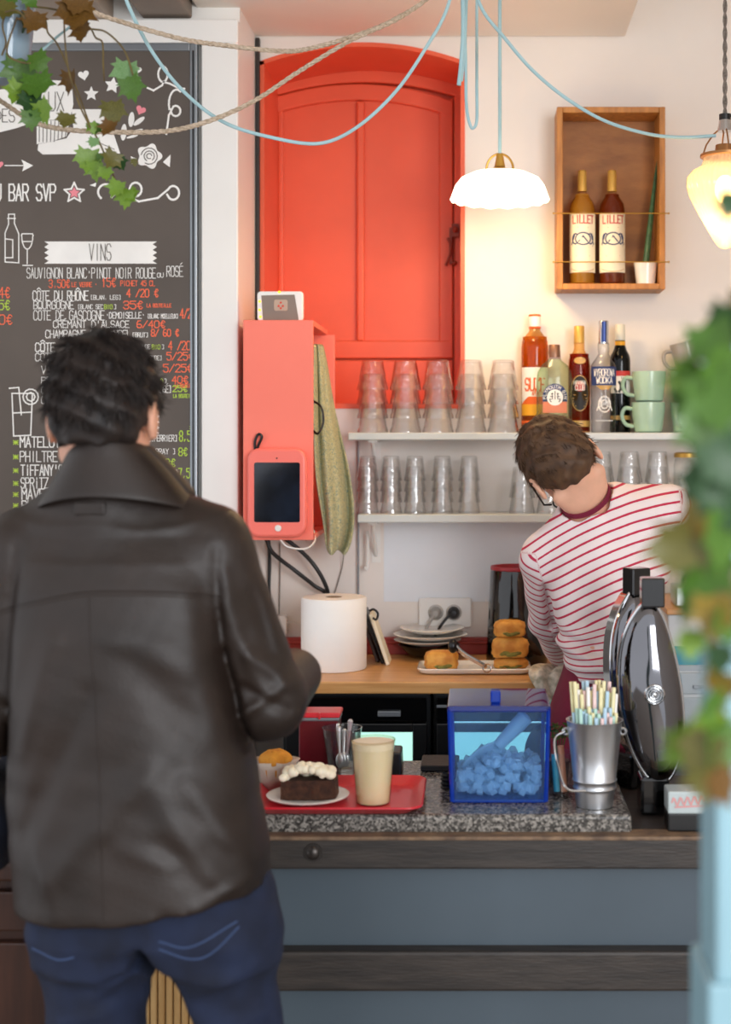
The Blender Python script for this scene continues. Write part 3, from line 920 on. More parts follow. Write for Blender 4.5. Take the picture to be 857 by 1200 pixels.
def stack(px_, depth, ztop, n, step, wpx, label, group, r0f=.68, hpx=35):
    s_ = S(depth)
    key = (round(wpx), hpx)
    for i in range(n):
        p = P(px_, 0, depth)
        loc = (p.x, depth, ztop + .0005 + i * step / s_)
        pos = {0: 'lowest', n - 1: 'topmost'}.get(i, ORD[i] + ' from below') if n > 1 else 'single'
        lb = f'clear faceted tumbler, {pos} in {label}'
        if key not in proto:
            o = tumbler(wpx / 2 / s_, wpx / 2 / s_ * r0f, hpx / s_).build('tumbler', M['tumbler'], angle=25)
            proto[key] = o
        else:
            o = proto[key].copy()
            C.objects.link(o)
        o.location = loc
        o.rotation_euler = (0, 0, rng.uniform(0, 6))
        tag(o, lb, 'glass', group)
for i, x in enumerate((437, 475.5, 513.5, 551.5, 590)):
    stack(x + rng.uniform(-.5, .5), 3.89, ZS1, 4, 16.6, 37, f'{ORD[i]} stack from the left, upper shelf', 'tumblers on the upper shelf')
for i, x in enumerate((431, 458.5, 486.5, 518.5, 550)):
    stack(x, 3.88, ZS2, 4, 12.6, 26, f'{ORD[i]} stack from the left, lower shelf', 'tumblers on the lower shelf', .72, 29)
for i, (x, n) in enumerate(((612, 2), (644, 3), (705, 3), (738, 3), (771, 3))):
    stack(x, 3.88, ZS2, n, 18, 30.5, ('stack just left of the bending head', 'stack directly behind the bending head',
          'first stack right of the bending head', 'second stack right of the bending head', 'stack beside the lidded jar')[i], 'tumblers on the lower shelf', .7, 36)
# lidded jar
jr = thing('storage_jar', 'lidded glass jar with pale contents at the right of the lower shelf', 'jar', (P(806, 0, 3.89).x, 3.89, ZS2))
jx = P(806, 0, 3.89).x
MB().lathe([(0, 0), (.036, 0), (.038, .01), (.038, .13), (.033, .15)], 24, (jx, 3.89, ZS2 + .0005)).build('glass', M['clear'], jr)
MB().lathe([(0, .152), (.037, .152), (.037, .163), (.03, .166), (0, .166)], 24, (jx, 3.89, ZS2)).build('lid', M['brass'], jr)
cm = MB()
for i in range(16):
    cm.ball((jx + rng.uniform(-.018, .018), 3.89 + rng.uniform(-.018, .018), ZS2 + .012 + .006 * i), (rng.uniform(.008, .012), .009, .008), 8, 6)
o = cm.build('contents', M['white'], jr); o['kind'] = 'stuff'

# ---------------------------------------------------------------- bottles
def bottle(px_, depth, zb_, prof, name, label, glass, liquid=None, fill_to=0, group=None, sy=1.0):
    """prof: (half width px, height px)."""
    s_ = S(depth)
    p = P(px_, 0, depth)
    t = thing(name, label, 'bottle', (p.x, depth, zb_), group=group)
    pr = [(0, 0)] + [(a / s_, b / s_) for a, b in prof] + [(0, prof[-1][1] / s_)]
    MB().lathe(pr, 32, (p.x, depth, zb_ + .0006), sy=sy).build('glass', glass, t, angle=60)
    if liquid:
        q = [(0, 1.5 / s_)] + [(max(.5, a - .9) / s_, b / s_) for a, b in [(prof[0][0] - .3, 1.5)] + prof[1:] if b <= fill_to]
        q += [(q[-1][0], fill_to / s_), (0, fill_to / s_)]
        MB().lathe(q, 28, (p.x, depth, zb_ + .0006), sy=sy).build('liquid', liquid, t, angle=60)
    return t, p.x, depth, zb_, s_, sy
def wrap(B, r, off):
    t, x, y, z, s_, sy = B
    def f(u, v, l=0):
        a = u / r
        R = r / s_ + off + l
        return (x + R * math.sin(a), y - R * sy * math.cos(a), z + v / s_)
    return f
def label_band(B, r, h0, h1, mat, half=1.3, off=.0006, name='label', shape=None):
    n, k = 22, 8
    f = wrap(B, r, off)
    rows = []
    for i in range(k + 1):
        v = h0 + (h1 - h0) * i / k
        w_ = half * r * (shape(i / k) if shape else 1)
        rows.append([f(-w_ + 2 * w_ * j / n, v) for j in range(n + 1)])
    return MB().grid(rows).build(name, mat, B[0])
def label_text(B, r, text, u, v, h, w, mat, t=.7, off=.0011, name='lettering'):
    mb = MB()
    ribbon(mb, strokes(text, u, v, h, w), t, wrap(B, r, off))
    return mb.build(name, mat, B[0], smooth=False)
def label_lines(B, r, lines, mat, t=.7, off=.0011, name='label_print'):
    mb = MB()
    ribbon(mb, lines, t, wrap(B, r, off))
    return mb.build(name, mat, B[0], smooth=False)
def cap(B, r0, r1, h0, h1, mat, name='cap'):
    s_ = B[4]
    MB().lathe([(0, h0 / s_), (r0 / s_, h0 / s_), (r0 / s_, (h0 + 1) / s_), (r1 / s_, (h1 - .8) / s_), ((r1 - .6) / s_, h1 / s_), (0, h1 / s_)], 24, (B[1], B[2], B[3])).build(name, mat, B[0])
L = lambda n, c, r=.6, **k: pm(n, c, r, var=.03, **k)
M['cream'] = L('cream_label', 'f3e9cf')
M['lwhite'] = L('white_label', 'f4f0e8')
M['lorange'] = L('orange_label_ink', 'e8641e')
M['lred'] = L('red_label_ink', 'c93b36')
M['lnavy'] = L('navy_label_ink', '24386e')
M['lblack'] = L('black_label_ink', '211d1c')
M['lyellow'] = L('yellow_label_ink', 'f0a920')
M['lgold'] = L('gold_label', 'c29a52', .4)
M['goldfoil'] = pm('gold_foil', 'd4a650', .4, metal=.3)
M['silverfoil'] = pm('silver_foil', 'cfd2d8', .25, metal=.9)
M['bluefoil'] = pm('blue_foil', '2a3f7d', .3, metal=.4)
amber = thin('amber_glass', 'fce3b4', .8, .04, edge='d99a48')
amberliq = thin('amber_liquid', 'f8d294', .2, .1, body=.35, bcol='d88a1c', edge='d9a050')
rumliq = thin('rum_liquid', 'c8642c', .2, .1, body=.3, bcol='9a3a18', edge='8a3010')
greenish = thin('pale_green_glass', 'edf5e4', 1.0, .03, body=.06, bcol='cfe0c4', edge='a9c4a0')
clearb = thin('clear_bottle_glass', 'f8f9f9', 1.1, .03, edge='b4babf')
darkb = thin('dark_bottle_glass', '2c3328', 1.0, .05, body=.35, bcol='0a0c0a', edge='0c0f0b')
cola = thin('dark_liquid', '20140e', .3, .1, body=.5, bcol='0c0806')
gold = thin('golden_liquid', 'f2c45c', .2, .1, body=.55, bcol='f0bc50', edge='dca848')
rose = thin('red_amber_liquid', 'c8602c', .2, .1, body=.5, bcol='a84e26', edge='a8481c')
clearw = thin('yellow_clear_glass', 'faf6e6', 1.0, .03, edge='e6dcb8')

# tall amber aperitif bottle
B = bottle(627, 3.93, ZS1, [(15, 0), (16, 1.5), (16, 100), (15, 107), (10.5, 114), (6.5, 119), (6.2, 128), (6.2, 134)], 'aperitif_bottle', 'tall amber bottle with white cap and orange and white label, leftmost spirit', amber, amberliq, 112)
cap(B, 6.8, 6.8, 124, 137, M['lwhite']); cap(B, 7.1, 7.1, 136, 138.5, M['lorange'], 'cap_ring'); cap(B, 7.1, 7.1, 122, 124.5, M['lorange'], 'cap_ring')
label_band(B, 16, 20, 76, M['lwhite'], 1.25)
label_band(B, 16, 20, 33, M['lyellow'], 1.24, .0009, 'label_band')
label_band(B, 16, 33, 42, M['lorange'], 1.24, .0009, 'label_band', lambda t: 1 - .6 * t)
label_text(B, 16, 'SUZE', -13, 49, 14, 25, M['lorange'], 1.8)
label_text(B, 16, 'APERITIF', -4, 43.5, 4, 16, M['lorange'], .6)
label_band(B, 16, 10, 14, M['lorange'], 1.3, .0008, 'label_band')
label_band(B, 16, 4, 7, M['lorange'], 1.3, .0008, 'label_band')

# round-shouldered pale gin bottle
B = bottle(650, 3.845, ZS1, [(20, 0), (21, 2), (21, 62), (20, 70), (15, 79), (8.5, 84), (7, 87), (7, 96)], 'gin_bottle', 'squat pale green bottle with round arched label, in front of the tall amber bottle', greenish, None, sy=.6)
cap(B, 6.8, 6.6, 88, 103, pm('copper_cap', '8f6a55', .35, metal=.6)); label_band(B, 7, 78 + 8, 92, L('pink_seal', 'c9a79a'), 1.4, .0006, 'neck_label')
f_ = wrap(B, 21, .0007)
def disc(B, r, cx, cy, rad, mat, off, name='label', a0=0, a1=360, ry=None):
    f = wrap(B, r, off)
    m = MB()
    n = 28
    pts = [(cx, cy)] + arc(cx, cy, rad, ry or rad, a0, a1, n)
    m.add([f(*q) for q in pts], [(0, i, i + 1) for i in range(1, n + 1)])
    return m.build(name, mat, B[0])
disc(B, 21, 0, 40, 15.5, M['lnavy'], .0010, 'label', -20, 200, 17)
label_band(B, 21, 23, 36, pm('salmon_label', 'd9825f', .6), .72, .0009, 'label_band')
disc(B, 21, 0, 41, 9.5, M['lwhite'], .0014, 'label_window')
mb = MB()
f = wrap(B, 21, .0016)
wd = 'PLYMOUTH GIN'
for i, ch in enumerate(wd):
    a = math.radians(190 - 200 * (i + .5) / len(wd))
    for pl in strokes(ch, -1.6, 0, 3.6, 3.2):
        q = [(12.6 * math.cos(a) + (x * math.sin(a)) + (y - 1.8) * math.cos(a), 41 + 12.6 * math.sin(a) - x * math.cos(a) + (y - 1.8) * math.sin(a)) for x, y in pl]
        ribbon(mb, [q], .6, f)
mb.build('lettering', M['lwhite'], B[0], smooth=False)
label_lines(B, 21, [[(-5, 36), (5, 36), (6, 39), (-6, 39), (-5, 36)], [(-3, 39), (-3, 46)], [(0, 39), (0, 48)], [(3, 39), (3, 46)], [(-5, 42), (5, 42)], [(-4, 45), (4, 45)]], M['lblack'], .9, .0018, 'ship_print')

# rum
B = bottle(679, 3.905, ZS1, [(12, 0), (13, 1.5), (13, 78), (12, 86), (8, 93), (6.3, 97), (6, 108), (6, 113)], 'rum_bottle', 'brown rum bottle with gold cap and dark oval label, third spirit bottle on the shelf', amber, rumliq, 92)
cap(B, 6.3, 6.1, 105, 125, M['goldfoil'])
disc(B, 13, 0, 46, 11.5, M['lgold'], .0008, ry=21)
disc(B, 13, 0, 46, 10.5, M['lblack'], .0011, 'label_window', ry=20)
disc(B, 13, 0, 54, 6, M['lred'], .0014, 'label_seal')
label_text(B, 13, 'HAVANA', -7, 56, 4.5, 14, M['lwhite'], .55, .0018)
label_text(B, 13, 'CLUB', -5.5, 49.5, 5.5, 11, M['lwhite'], .7, .0018)
label_lines(B, 13, [[(-7, 44), (7, 44)], [(-8, 40), (8, 40)], [(-8, 37), (8, 37)], [(-7, 34), (7, 34)], [(-5, 31), (5, 31)]], M['lgold'], 1.0, .0016)
disc(B, 13, 0, 84, 7, M['lgold'], .0012, 'neck_label', ry=4)
label_band(B, 13, 7, 14, M['lgold'], 1.3, .0008, 'label_band')

# vodka
B = bottle(707.5, 3.86, ZS1, [(14, 0), (14.6, 2), (14.8, 74), (14.5, 79), (9, 87), (6.2, 92), (6.8, 96), (6.8, 104), (5.5, 106), (5.5, 128)], 'vodka_bottle', 'clear vodka bottle with silver and blue cap and blue label, beside the rum', clearb)
cap(B, 5.9, 5.9, 104, 131, M['silverfoil']); label_band(B, 5.9, 106, 130, M['bluefoil'], .5, .0006, 'cap_stripe')
label_band(B, 14.8, 55, 77, M['lnavy'], 1.3)
label_text(B, 14.8, 'WYBOROWA', -13.5, 66, 8, 27, M['lwhite'], .8)
label_text(B, 14.8, 'WODKA', -10, 57.5, 7, 20, M['lwhite'], .9)
label_band(B, 14.8, 50, 55, M['lgold'], .7, .0008, 'label_band', lambda t: .4 + .6 * t)
label_lines(B, 14.8, [arc(0, 33, 7, 9, 0, 360, 16), arc(0, 33, 4, 5, 0, 360, 12), [(-9, 26), (-4, 40)], [(9, 26), (4, 40)], [(-6, 30), (6, 37)], [(-6, 37), (6, 30)]], M['lwhite'], 1.3, .0008, 'emblem')
label_lines(B, 14.8, [[(-10, 14), (10, 14)]], M['lwhite'], 1.0, .0008)

# dark square-shouldered bottle with big numerals
B = bottle(727, 3.915, ZS1, [(11.5, 0), (12, 1.5), (12, 84), (11, 90), (7.5, 97), (5.8, 103), (5.6, 116)], 'pastis_bottle', 'black bottle with yellow neck band and red-topped white label, rightmost spirit', darkb, cola, 92)
cap(B, 6, 5.8, 108, 127, pm('pale_cap', 'd8d4c4', .4)); label_band(B, 5.9, 100, 107, M['lyellow'], 2.6, .0005, 'neck_band')
label_band(B, 12, 46, 72, M['lwhite'], 1.2)
label_band(B, 12, 66, 72, M['lred'], 1.15, .0009, 'label_band')
label_text(B, 12, '51', -8, 48, 16, 17, M['lblack'], 2.6)
label_band(B, 12, 15, 20, M['lgold'], 1.3, .0008, 'label_band')

# ---------------------------------------------------------------- wall crate with two bottles and a succulent
YF = 3.85
kx0, kx1, kz0, kz1 = P(653, 0, YF).x, P(780, 0, YF).x, P(0, 339, YF).z, P(0, 125, YF).z
kt = .016
kr = thing('wall_crate', 'shallow open wooden crate hung on the wall, two thin brass wires across', 'wall shelf', ((kx0 + kx1) / 2, ZW, kz0))
MB().span((kx0, YF, kz0), (kx0 + kt, ZW - .001, kz1)).build('side_board', M['crate'], kr, smooth=False, bevel=.002)
MB().span((kx1 - kt, YF, kz0), (kx1, ZW - .001, kz1)).build('side_board', M['crate'], kr, smooth=False, bevel=.002)
MB().span((kx0 + kt, YF, kz0), (kx1 - kt, ZW - .001, kz0 + kt)).build('bottom_board', M['crate'], kr, smooth=False, bevel=.002)
MB().span((kx0 + kt, YF, kz1 - kt), (kx1 - kt, ZW - .001, kz1)).build('top_board', M['crate'], kr, smooth=False, bevel=.002)
MB().span((kx0 + kt, ZW - .008, kz0 + kt), (kx1 - kt, ZW - .001, kz1 - kt)).build('back_board', M['crateback'], kr, smooth=False)
for py in (250, 307):
    wr = MB().tube([P(649, py, YF - .003), P(784, py, YF - .003)], .0016)
    for q in (649, 784): wr.ball(P(q, py, YF - .003), .003, 8, 6)
    wr.build('wire', M['brass'], kr)
zk = kz0 + kt
for i, (q, lq, lbl) in enumerate(((682.5, gold, 'golden wine aperitif bottle with cream label in the wall crate, the left of two'), (717.5, rose, 'dark red wine aperitif bottle with cream label in the wall crate, beside the succulent'))):
    B = bottle(q, 3.905, zk, [(14, 0), (15, 2), (15.2, 88), (14, 95), (9, 103), (5.4, 108), (5, 112), (5, 134)], 'wine_bottle', lbl, clearw, lq, 106, 'bottles in the wall crate')
    cap(B, 5.4, 5, 110, 134.5, M['goldfoil'], 'foil_cap')
    label_band(B, 15.2, 14, 83, M['cream'], 1.35)
    label_text(B, 15.2, 'LILLET', -13, 71, 9, 26.5, M['lred'], 1.3)
    label_lines(B, 15.2, [arc(0, 53, 9, 7, 0, 360, 18), arc(-9, 53, 4, 6, 60, 300, 8), arc(9, 53, 4, 6, -120, 120, 8), [(-5, 50), (0, 56), (5, 50)], [(-14, 47), (-10, 58)], [(14, 47), (10, 58)], [(-12, 45), (12, 45)]], M['lnavy'], 1.5, .0011, 'crest_print')
    label_lines(B, 15.2, [arc(0, 20, 15, 5, 200, 340, 12), [(-8, 33), (8, 33)], [(-6, 66), (6, 66)]], M['lgold'], .7, .0011)
pt = thing('potted_succulent', 'small white pot with one tall spiky green leaf in the wall crate', 'potted plant', (P(757, 0, 3.905).x, 3.905, zk))
s_ = S(3.905)
px_ = P(757, 0, 3.905).x
MB().lathe([(0, 0), (11 / s_, 0), (14 / s_, 26 / s_), (13 / s_, 26 / s_), (12.2 / s_, 22 / s_), (0, 22 / s_)], 24, (px_, 3.905, zk + .0005)).build('pot', M['white'], pt)
MB().lathe([(0, 22.6 / s_), (12 / s_, 22.4 / s_)], 20, (px_, 3.905, zk)).build('soil', pm('dark_soil', '3a2a1e', .9, bump=.5), pt)
M['succ'] = pm('dark_green_leaf', '3f6b45', .45, col2='2d5238', vs=60)
b0, b1 = P(757, 310, 3.905), P(771, 185, 3.905)
MB().tube([b0.lerp(b1, t) for t in (0, .3, .6, .85, 1)], [.0085, .008, .0065, .004, .0008], 8).build('leaf', M['succ'], pt)

# ---------------------------------------------------------------- mugs
def mug_mesh(h, r0, r1):
    return MB().lathe([(0, .003), (r0 * .8, .003), (r0 * .85, 0), (r0, .004), (r0 + (r1 - r0) * .5, h * .4), (r1, h * .75), (r1, h), (r1 - .003, h), (r1 - .0035, h * .7), (r0 - .003, .01), (0, .008)], 28)
M['mint'] = pm('mint_stoneware', 'a9c8ae', .3, coat=.4, var=.04)
M['greige'] = pm('taupe_stoneware', '9c948a', .3, coat=.4, var=.04)
def mug(q, depth, z, mat, label, ang, tilt=0.0, h=.082, r0=.038, r1=.0455):
    x = P(q, 0, depth).x
    t = thing('mug', label, 'mug', (x, depth, z), group='mugs at the right of the upper shelf')
    mug_mesh(h, r0, r1).build('cup', mat, t)
    for o in t.children: o.matrix_parent_inverse = Matrix.Identity(4)
    hd = MB().tube(spline([(r1 - .003, 0, h * .78), (r1 + .018, 0, h * .80), (r1 + .026, 0, h * .55), (r1 + .016, 0, h * .28), (r0 + .002, 0, h * .2)], 6), .0055, 8)
    o = hd.build('handle', mat, t)
    o.matrix_parent_inverse = Matrix.Identity(4)
    t.rotation_euler = (0, tilt, ang)
    return t
mug(760, 3.87, ZS1 + .0005, M['mint'], 'mint green mug standing on the shelf right of the spirits, handle to the left', math.pi)
mug(761, 3.87, ZS1 + .084, M['mint'], 'mint green mug stacked on the mug beside the spirits', math.pi - .15)
mug(806, 3.87, ZS1 + .0005, M['mint'], 'mint green mug at the bottom of the right mug stack, partly behind leaves', math.pi + 1.0)
mug(807, 3.87, ZS1 + .084, M['mint'], 'mint green mug in the middle of the right mug stack, under the taupe mug', math.pi + 1.1, r1=.047)
mug(811, 3.87, ZS1 + .168, M['greige'], 'taupe mug tilted on top of the right mug stack', math.pi + .1, .25, r1=.042)
mug(851, 3.87, ZS1 + .0005, M['mint'], 'mint green mug behind the leaves at the far right of the shelf', math.pi + 1.2)
mug(854, 3.87, ZS1 + .084, M['mint'], 'mint green mug stacked at the far right behind the leaves', math.pi + 1.2)
# ---------------------------------------------------------------- worktop at the back wall and what stands on it
ZT = EYE - .607
wt = thing('worktop', 'long beech worktop along the back wall', 'worktop', (0, 3.7, ZT))
MB().span((XP + .012, 3.5, ZT - .03), (P(735, 0, 3.5).x, ZW - .03, ZT)).build('top', M['beech'], wt, smooth=False, bevel=.004)
def WP(px_, py):
    """Point of the worktop seen at a pixel."""
    return P(px_, py, .607 * F / (py - VY))

# kitchen paper roll
c = WP(391.5, 783); c.z = ZT
s_ = S(c.y)
R_ = .085
t = thing('paper_roll', 'big white roll of kitchen paper standing on the worktop', 'paper roll', c)
H_ = .186
MB().lathe([(.022, .001), (R_ - .002, .001), (R_, .004), (R_, H_ - .004), (R_ - .003, H_), (.022, H_)], 48, c).build('paper', M['paper'], t)
MB().lathe([(.022, .001), (.022, H_ - .001), (.0205, H_ - .001), (.0205, .001)], 24, c).build('core', pm('cardboard', 'a08264', .9), t)

# three notebooks and a tablet leaning beside the roll
for i, (a, tilt, mat, lb, th, h, dy) in enumerate(((456, -.33, M['cream'], 'cream notebook leaning behind the paper roll, the rightmost', .010, .142, 0), (450, -.34, M['black'], 'black notebook leaning between the paper roll and the cream notebook', .008, .148, .02),
        (444, -.34, M['brown'], 'brown notebook leaning right against the paper roll', .010, .146, .04))):
    p = WP(a, 777 - i * 2); p.z = ZT + .001
    o = MB().box((0, 0, h / 2), (th, .085, h)).build('notebook', mat, bevel=.002)
    o.location = p; o.rotation_euler = (0, tilt, 0)
    tag(o, lb, 'notebook', 'notebooks beside the paper roll')
p = WP(437, 766)
tag(MB().tube(spline([P(433, 716, 3.72), P(438, 714, 3.72), P(443, 719, 3.72), P(441, 726, 3.72), P(437, 724, 3.72)], 5), .003).build('strap_loop', M['black']), 'small black strap loop on top of the notebooks', 'strap')

# plates and bowls
c = WP(503, 770); c.z = ZT
gr = 'crockery stacked under the wall socket'
darkglass = thin('smoky_glass_bowl', '8a7f78', 1.2, .05, body=.25, bcol='4a3d36', edge='3a302a')
tag(MB().lathe([(0, .001), (.035, .001), (.06, .012), (.085, .036), (.083, .037), (.058, .015), (0, .005)], 36, c).build('glass_bowl', darkglass), 'smoky glass bowl at the bottom of the plate stack', 'bowl', gr)
def plate_mesh(r, rim=.012):
    return MB().lathe([(0, 0), (r * .58, 0), (r * .62, .002), (r * .98, rim), (r, rim + .002), (r * .97, rim + .003), (r * .62, .006), (0, .005)], 40)
for i, (dx, dz, r, lb) in enumerate(((-.004, .036, .092, 'white plate just above the smoky glass bowl'), (.004, .051, .102, 'white plate in the middle of the stack under the wall socket'), (.008, .068, .088, 'white plate on top of the stack under the wall socket'))):
    o = plate_mesh(r).build('plate', M['white'])
    o.location = (c.x + dx, c.y, ZT + dz)
    tag(o, lb, 'plate', gr)
# wall socket and plugs
ys = ZW - .014
t = thing('wall_socket', 'white double wall socket over the plates', 'socket', P(522, 717, ZW))
slab(rrect(491, 553, 700, 735, 3, 3), ys, .013, ZW).build('plate', M['white'], t, bevel=.003)
for q in (511, 532):
    mm = Matrix.Translation((P(q, 0, ZW).x, ys - .0005, P(0, 717, ZW).z)) @ Matrix.Rotation(math.radians(90), 4, 'X')
    MB().lathe([(.022, 0), (.0205, .002), (.019, 0), (.018, -.010), (0, -.010)], 28, M=mm).build('socket_hole', pm('grey_socket', 'c9c5be', .4), t)
def plug(q, py, mat, pts, lb):
    x, z = P(q, 0, ZW).x, P(0, py, ZW).z
    t = thing('power_plug', lb, 'plug', (x, ys, z))
    mm = Matrix.Translation((x, ys - .002, z)) @ Matrix.Rotation(math.radians(90), 4, 'X')
    MB().lathe([(0, -.006), (.017, -.006), (.0175, .01), (.014, .022), (.008, .03), (0, .031)], 24, M=mm).build('body', mat, t)
    MB().tube(spline(pts, 6), .004, 8).build('lead', mat, t)
plug(532, 717, M['black'], [P(532, 717, 3.935), P(526, 722, 3.925), P(517, 733, 3.92), P(510, 745, 3.90)], 'black plug in the right half of the wall socket')
plug(511, 717, pm('grey_plastic', 'a8a49e', .4), [P(511, 717, 3.935), P(507, 724, 3.925), P(500, 736, 3.92), P(495, 744, 3.90)], 'grey plug in the left half of the wall socket')

# tall black glossy container with red rim
c = P(606, 0, 3.80); c.z = ZT
t = thing('black_jug', 'tall glossy black jug with a red rim behind the pastries', 'jug', c)
r_, h_ = .079, .258
MB().lathe([(0, .001), (r_ * 1.04, .001), (r_ * 1.05, .02), (r_ * .98, .12), (r_ * .9, h_ - .012), (r_ * .88, h_ - .008)], 40, c).build('body', M['blackgloss'], t)
MB().lathe([(r_ * .885, h_ - .010), (r_ * .90, h_ - .006), (r_ * .88, h_), (r_ * .8, h_), (r_ * .78, h_ - .012), (0, h_ - .014)], 40, c).build('lid', pm('red_plastic', 'a3202a', .35), t)

# platter with pastries and tongs
c = P(556, 0, 3.665); c.z = ZT
yp = c.y
pm_ = MB()
rows = []
for s_in, z in ((.016, .001), (.006, .004), (0, .014), (.002, .016), (.005, .0145), (.014, .0075), (.022, .007)):
    rows.append([(x, y, z) for x, y in rrect(-.145 + s_in, .145 - s_in, -.072 + s_in, .072 - s_in, .022, 5)])
pm_.grid(rows, close=True)
pm_.f += [tuple(range(len(rows[0])))[::-1], tuple(range(len(pm_.v) - len(rows[0]), len(pm_.v)))]
t = tag(pm_.build('platter', M['white'], angle=50), 'white rectangular platter with savoury pastries', 'platter')
t.location = (c.x, yp, ZT)
t = t
pr_ = MB()
M['pastry'] = pm('golden_pastry', 'e9ab4e', .6, col2='cf8430', vs=40, bump=1.0, bs=60)
M['filling'] = pm('green_filling', '86823a', .7, col2='66642a', vs=60, bump=.5)
def pastry(px_, py, depth, w_, h_, name, lb, rz=0.0):
    t = thing(name, lb, 'pastry', P(px_, py, depth), group='pastries on the white platter')
    b = MB()
    n, k = 28, 12
    r2 = random.Random(int(px_ * 7 + py))
    ph = [r2.uniform(0, 6) for _ in range(6)]
    def fun(a, r, z):
        sq = 1 / max(abs(math.cos(a)), abs(math.sin(a))) ** .55
        return r * sq * (1 + .07 * math.sin(3 * a + ph[0]) + .05 * math.sin(5 * a + ph[1] + z * 60) + .035 * math.sin(11 * a + ph[2] + z * 190))
    hw = w_ / 2
    p = P(px_, py, depth)
    b.lathe([(0, 0), (hw * .86, 0), (hw * .96, h_ * .2), (hw * .92, h_ * .45), (hw * .95, h_ * .6), (hw * .86, h_ * .85), (hw * .55, h_ * 1.0), (hw * .2, h_ * .96), (0, h_ * .98)], 36, p, fun=fun, sy=.7)
    b.build('crust', M['pastry'], t, angle=60)
    g = MB()
    for i in range(5):
        g.ball((p.x + (i - 2) * hw * .22, p.y - hw * .69 + abs(i - 2) * .004, p.z + h_ * .18 + .002 * math.sin(i * 2)), (hw * .25, .008, h_ * .11), 8, 6)
    o = g.build('filling', M['filling'], t); o['kind'] = 'stuff'
    return t
dz = ZT + .0078
def pz_(depth): return VY + (EYE - dz) / depth * F
pastry(517, pz_(yp - .01), yp - .01, .090, .046, 'pastry', 'golden pastry lying alone at the left of the platter')
base = pz_(yp + .01)
pastry(598, base, yp + .01, .092, .026, 'pastry', 'golden pastry at the bottom of the stack of three')
pastry(597.5, base - 13, yp + .01, .095, .052, 'pastry', 'golden pastry in the middle of the stack of three')
pastry(597, base - 37, yp + .01, .085, .040, 'pastry', 'golden pastry on top of the stack of three')
t = thing('serving_tongs', 'steel serving tongs with black end resting on the platter', 'tongs', P(550, 775, 3.6))
for e, q in ((0, 0), (.012, 2)):
    MB().tube(spline([P(535, 757 + q, 3.60 + e), P(545, 766 + q, 3.58 + e), P(562, 776 + q, 3.55 + e), P(570, 781 + q * .5, 3.54 + e)], 6), [.0045] * 19, 8).build('arm', M['chrome'], t)
MB().ball(P(531, 757, 3.605), (.013, .016, .018)).build('grip', M['black'], t)
MB().lathe([(.011, -.002), (.012, 0), (.011, .002), (.009, 0), (.011, -.002)], 20, M=Matrix.Translation(P(571, 783, 3.535)) @ Matrix.Rotation(1.2, 4, 'X')).build('scoop_ring', M['chrome'], t)

# ---------------------------------------------------------------- under the worktop: black coolers
yq = 3.54
def cooler(a, b, label, glow):
    x0, x1 = P(a, 0, yq).x, P(b, 0, yq).x
    t = thing('undercounter_cooler', label, 'cooler', ((x0 + x1) / 2, 3.7, 0))
    MB().span((x0, yq + .03, 0), (x1, ZW - .03, ZT - .034)).build('cabinet', M['black'], t, smooth=False, bevel=.004)
    zt, zbm = P(0, 848, yq).z, P(0, 1010, yq).z
    MB().span((x0 + .01, yq, P(0, 846, yq).z), (x1 - .01, yq + .03, P(0, 818, yq).z)).build('upper_panel', M['blackgloss'], t, smooth=False, bevel=.003)
    d = MB()
    d.span((x0 + .01, yq, zbm - .3), (x0 + .045, yq + .028, zt)).span((x1 - .045, yq, zbm - .3), (x1 - .01, yq + .028, zt))
    d.span((x0 + .045, yq, zt - .022), (x1 - .045, yq + .028, zt)).span((x0 + .045, yq, zbm - .3), (x1 - .045, yq + .028, zbm - .25))
    dd = d.build('door', M['black'], t, smooth=False, bevel=.003)
    MB().span((x0 + .045, yq + .006, zbm - .25), (x1 - .045, yq + .012, zt - .022)).build('pane', thin('cooler_glass', 'cfd8d6', 1.5, .02), dd, smooth=False)
    return t, x0, x1
M['lit'] = pm('glowing_reflection', 'd4f2ea', .6, emit=1.5, ecol='cdf3e8')  # glowing colour stands in for the bright reflection in the door glass
for a, b, l0, l1, lb in ((330, 505, 416, 483, 'black glass-fronted cooler with a glowing painted reflection, under the worktop behind the beer cup'), (507, 690, 530, 672, 'black glass-fronted cooler with a glowing painted reflection, behind the blue ice box')):
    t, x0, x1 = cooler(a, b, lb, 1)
    MB().span((P(l0, 0, yq).x, yq + .018, P(0, 894 + 6 * (a > 400), yq).z), (P(l1, 0, yq).x, yq + .029, P(0, 858 - 16 * (a > 400), yq).z)).build('painted_reflection', M['lit'], t, smooth=False)
    if a == 330:
        MB().span((P(443, 0, yq).x, yq - .012, P(0, 839, yq).z), (P(470, 0, yq).x, yq, P(0, 832.5, yq).z)).build('handle', M['grey'], t, smooth=False, bevel=.002)
    else:
        MB().span((P(502 + 10, 0, yq).x, yq - .006, P(0, 829, yq).z), (P(524, 0, yq).x, yq, P(0, 826, yq).z)).build('handle', M['grey'], t, smooth=False, bevel=.001)

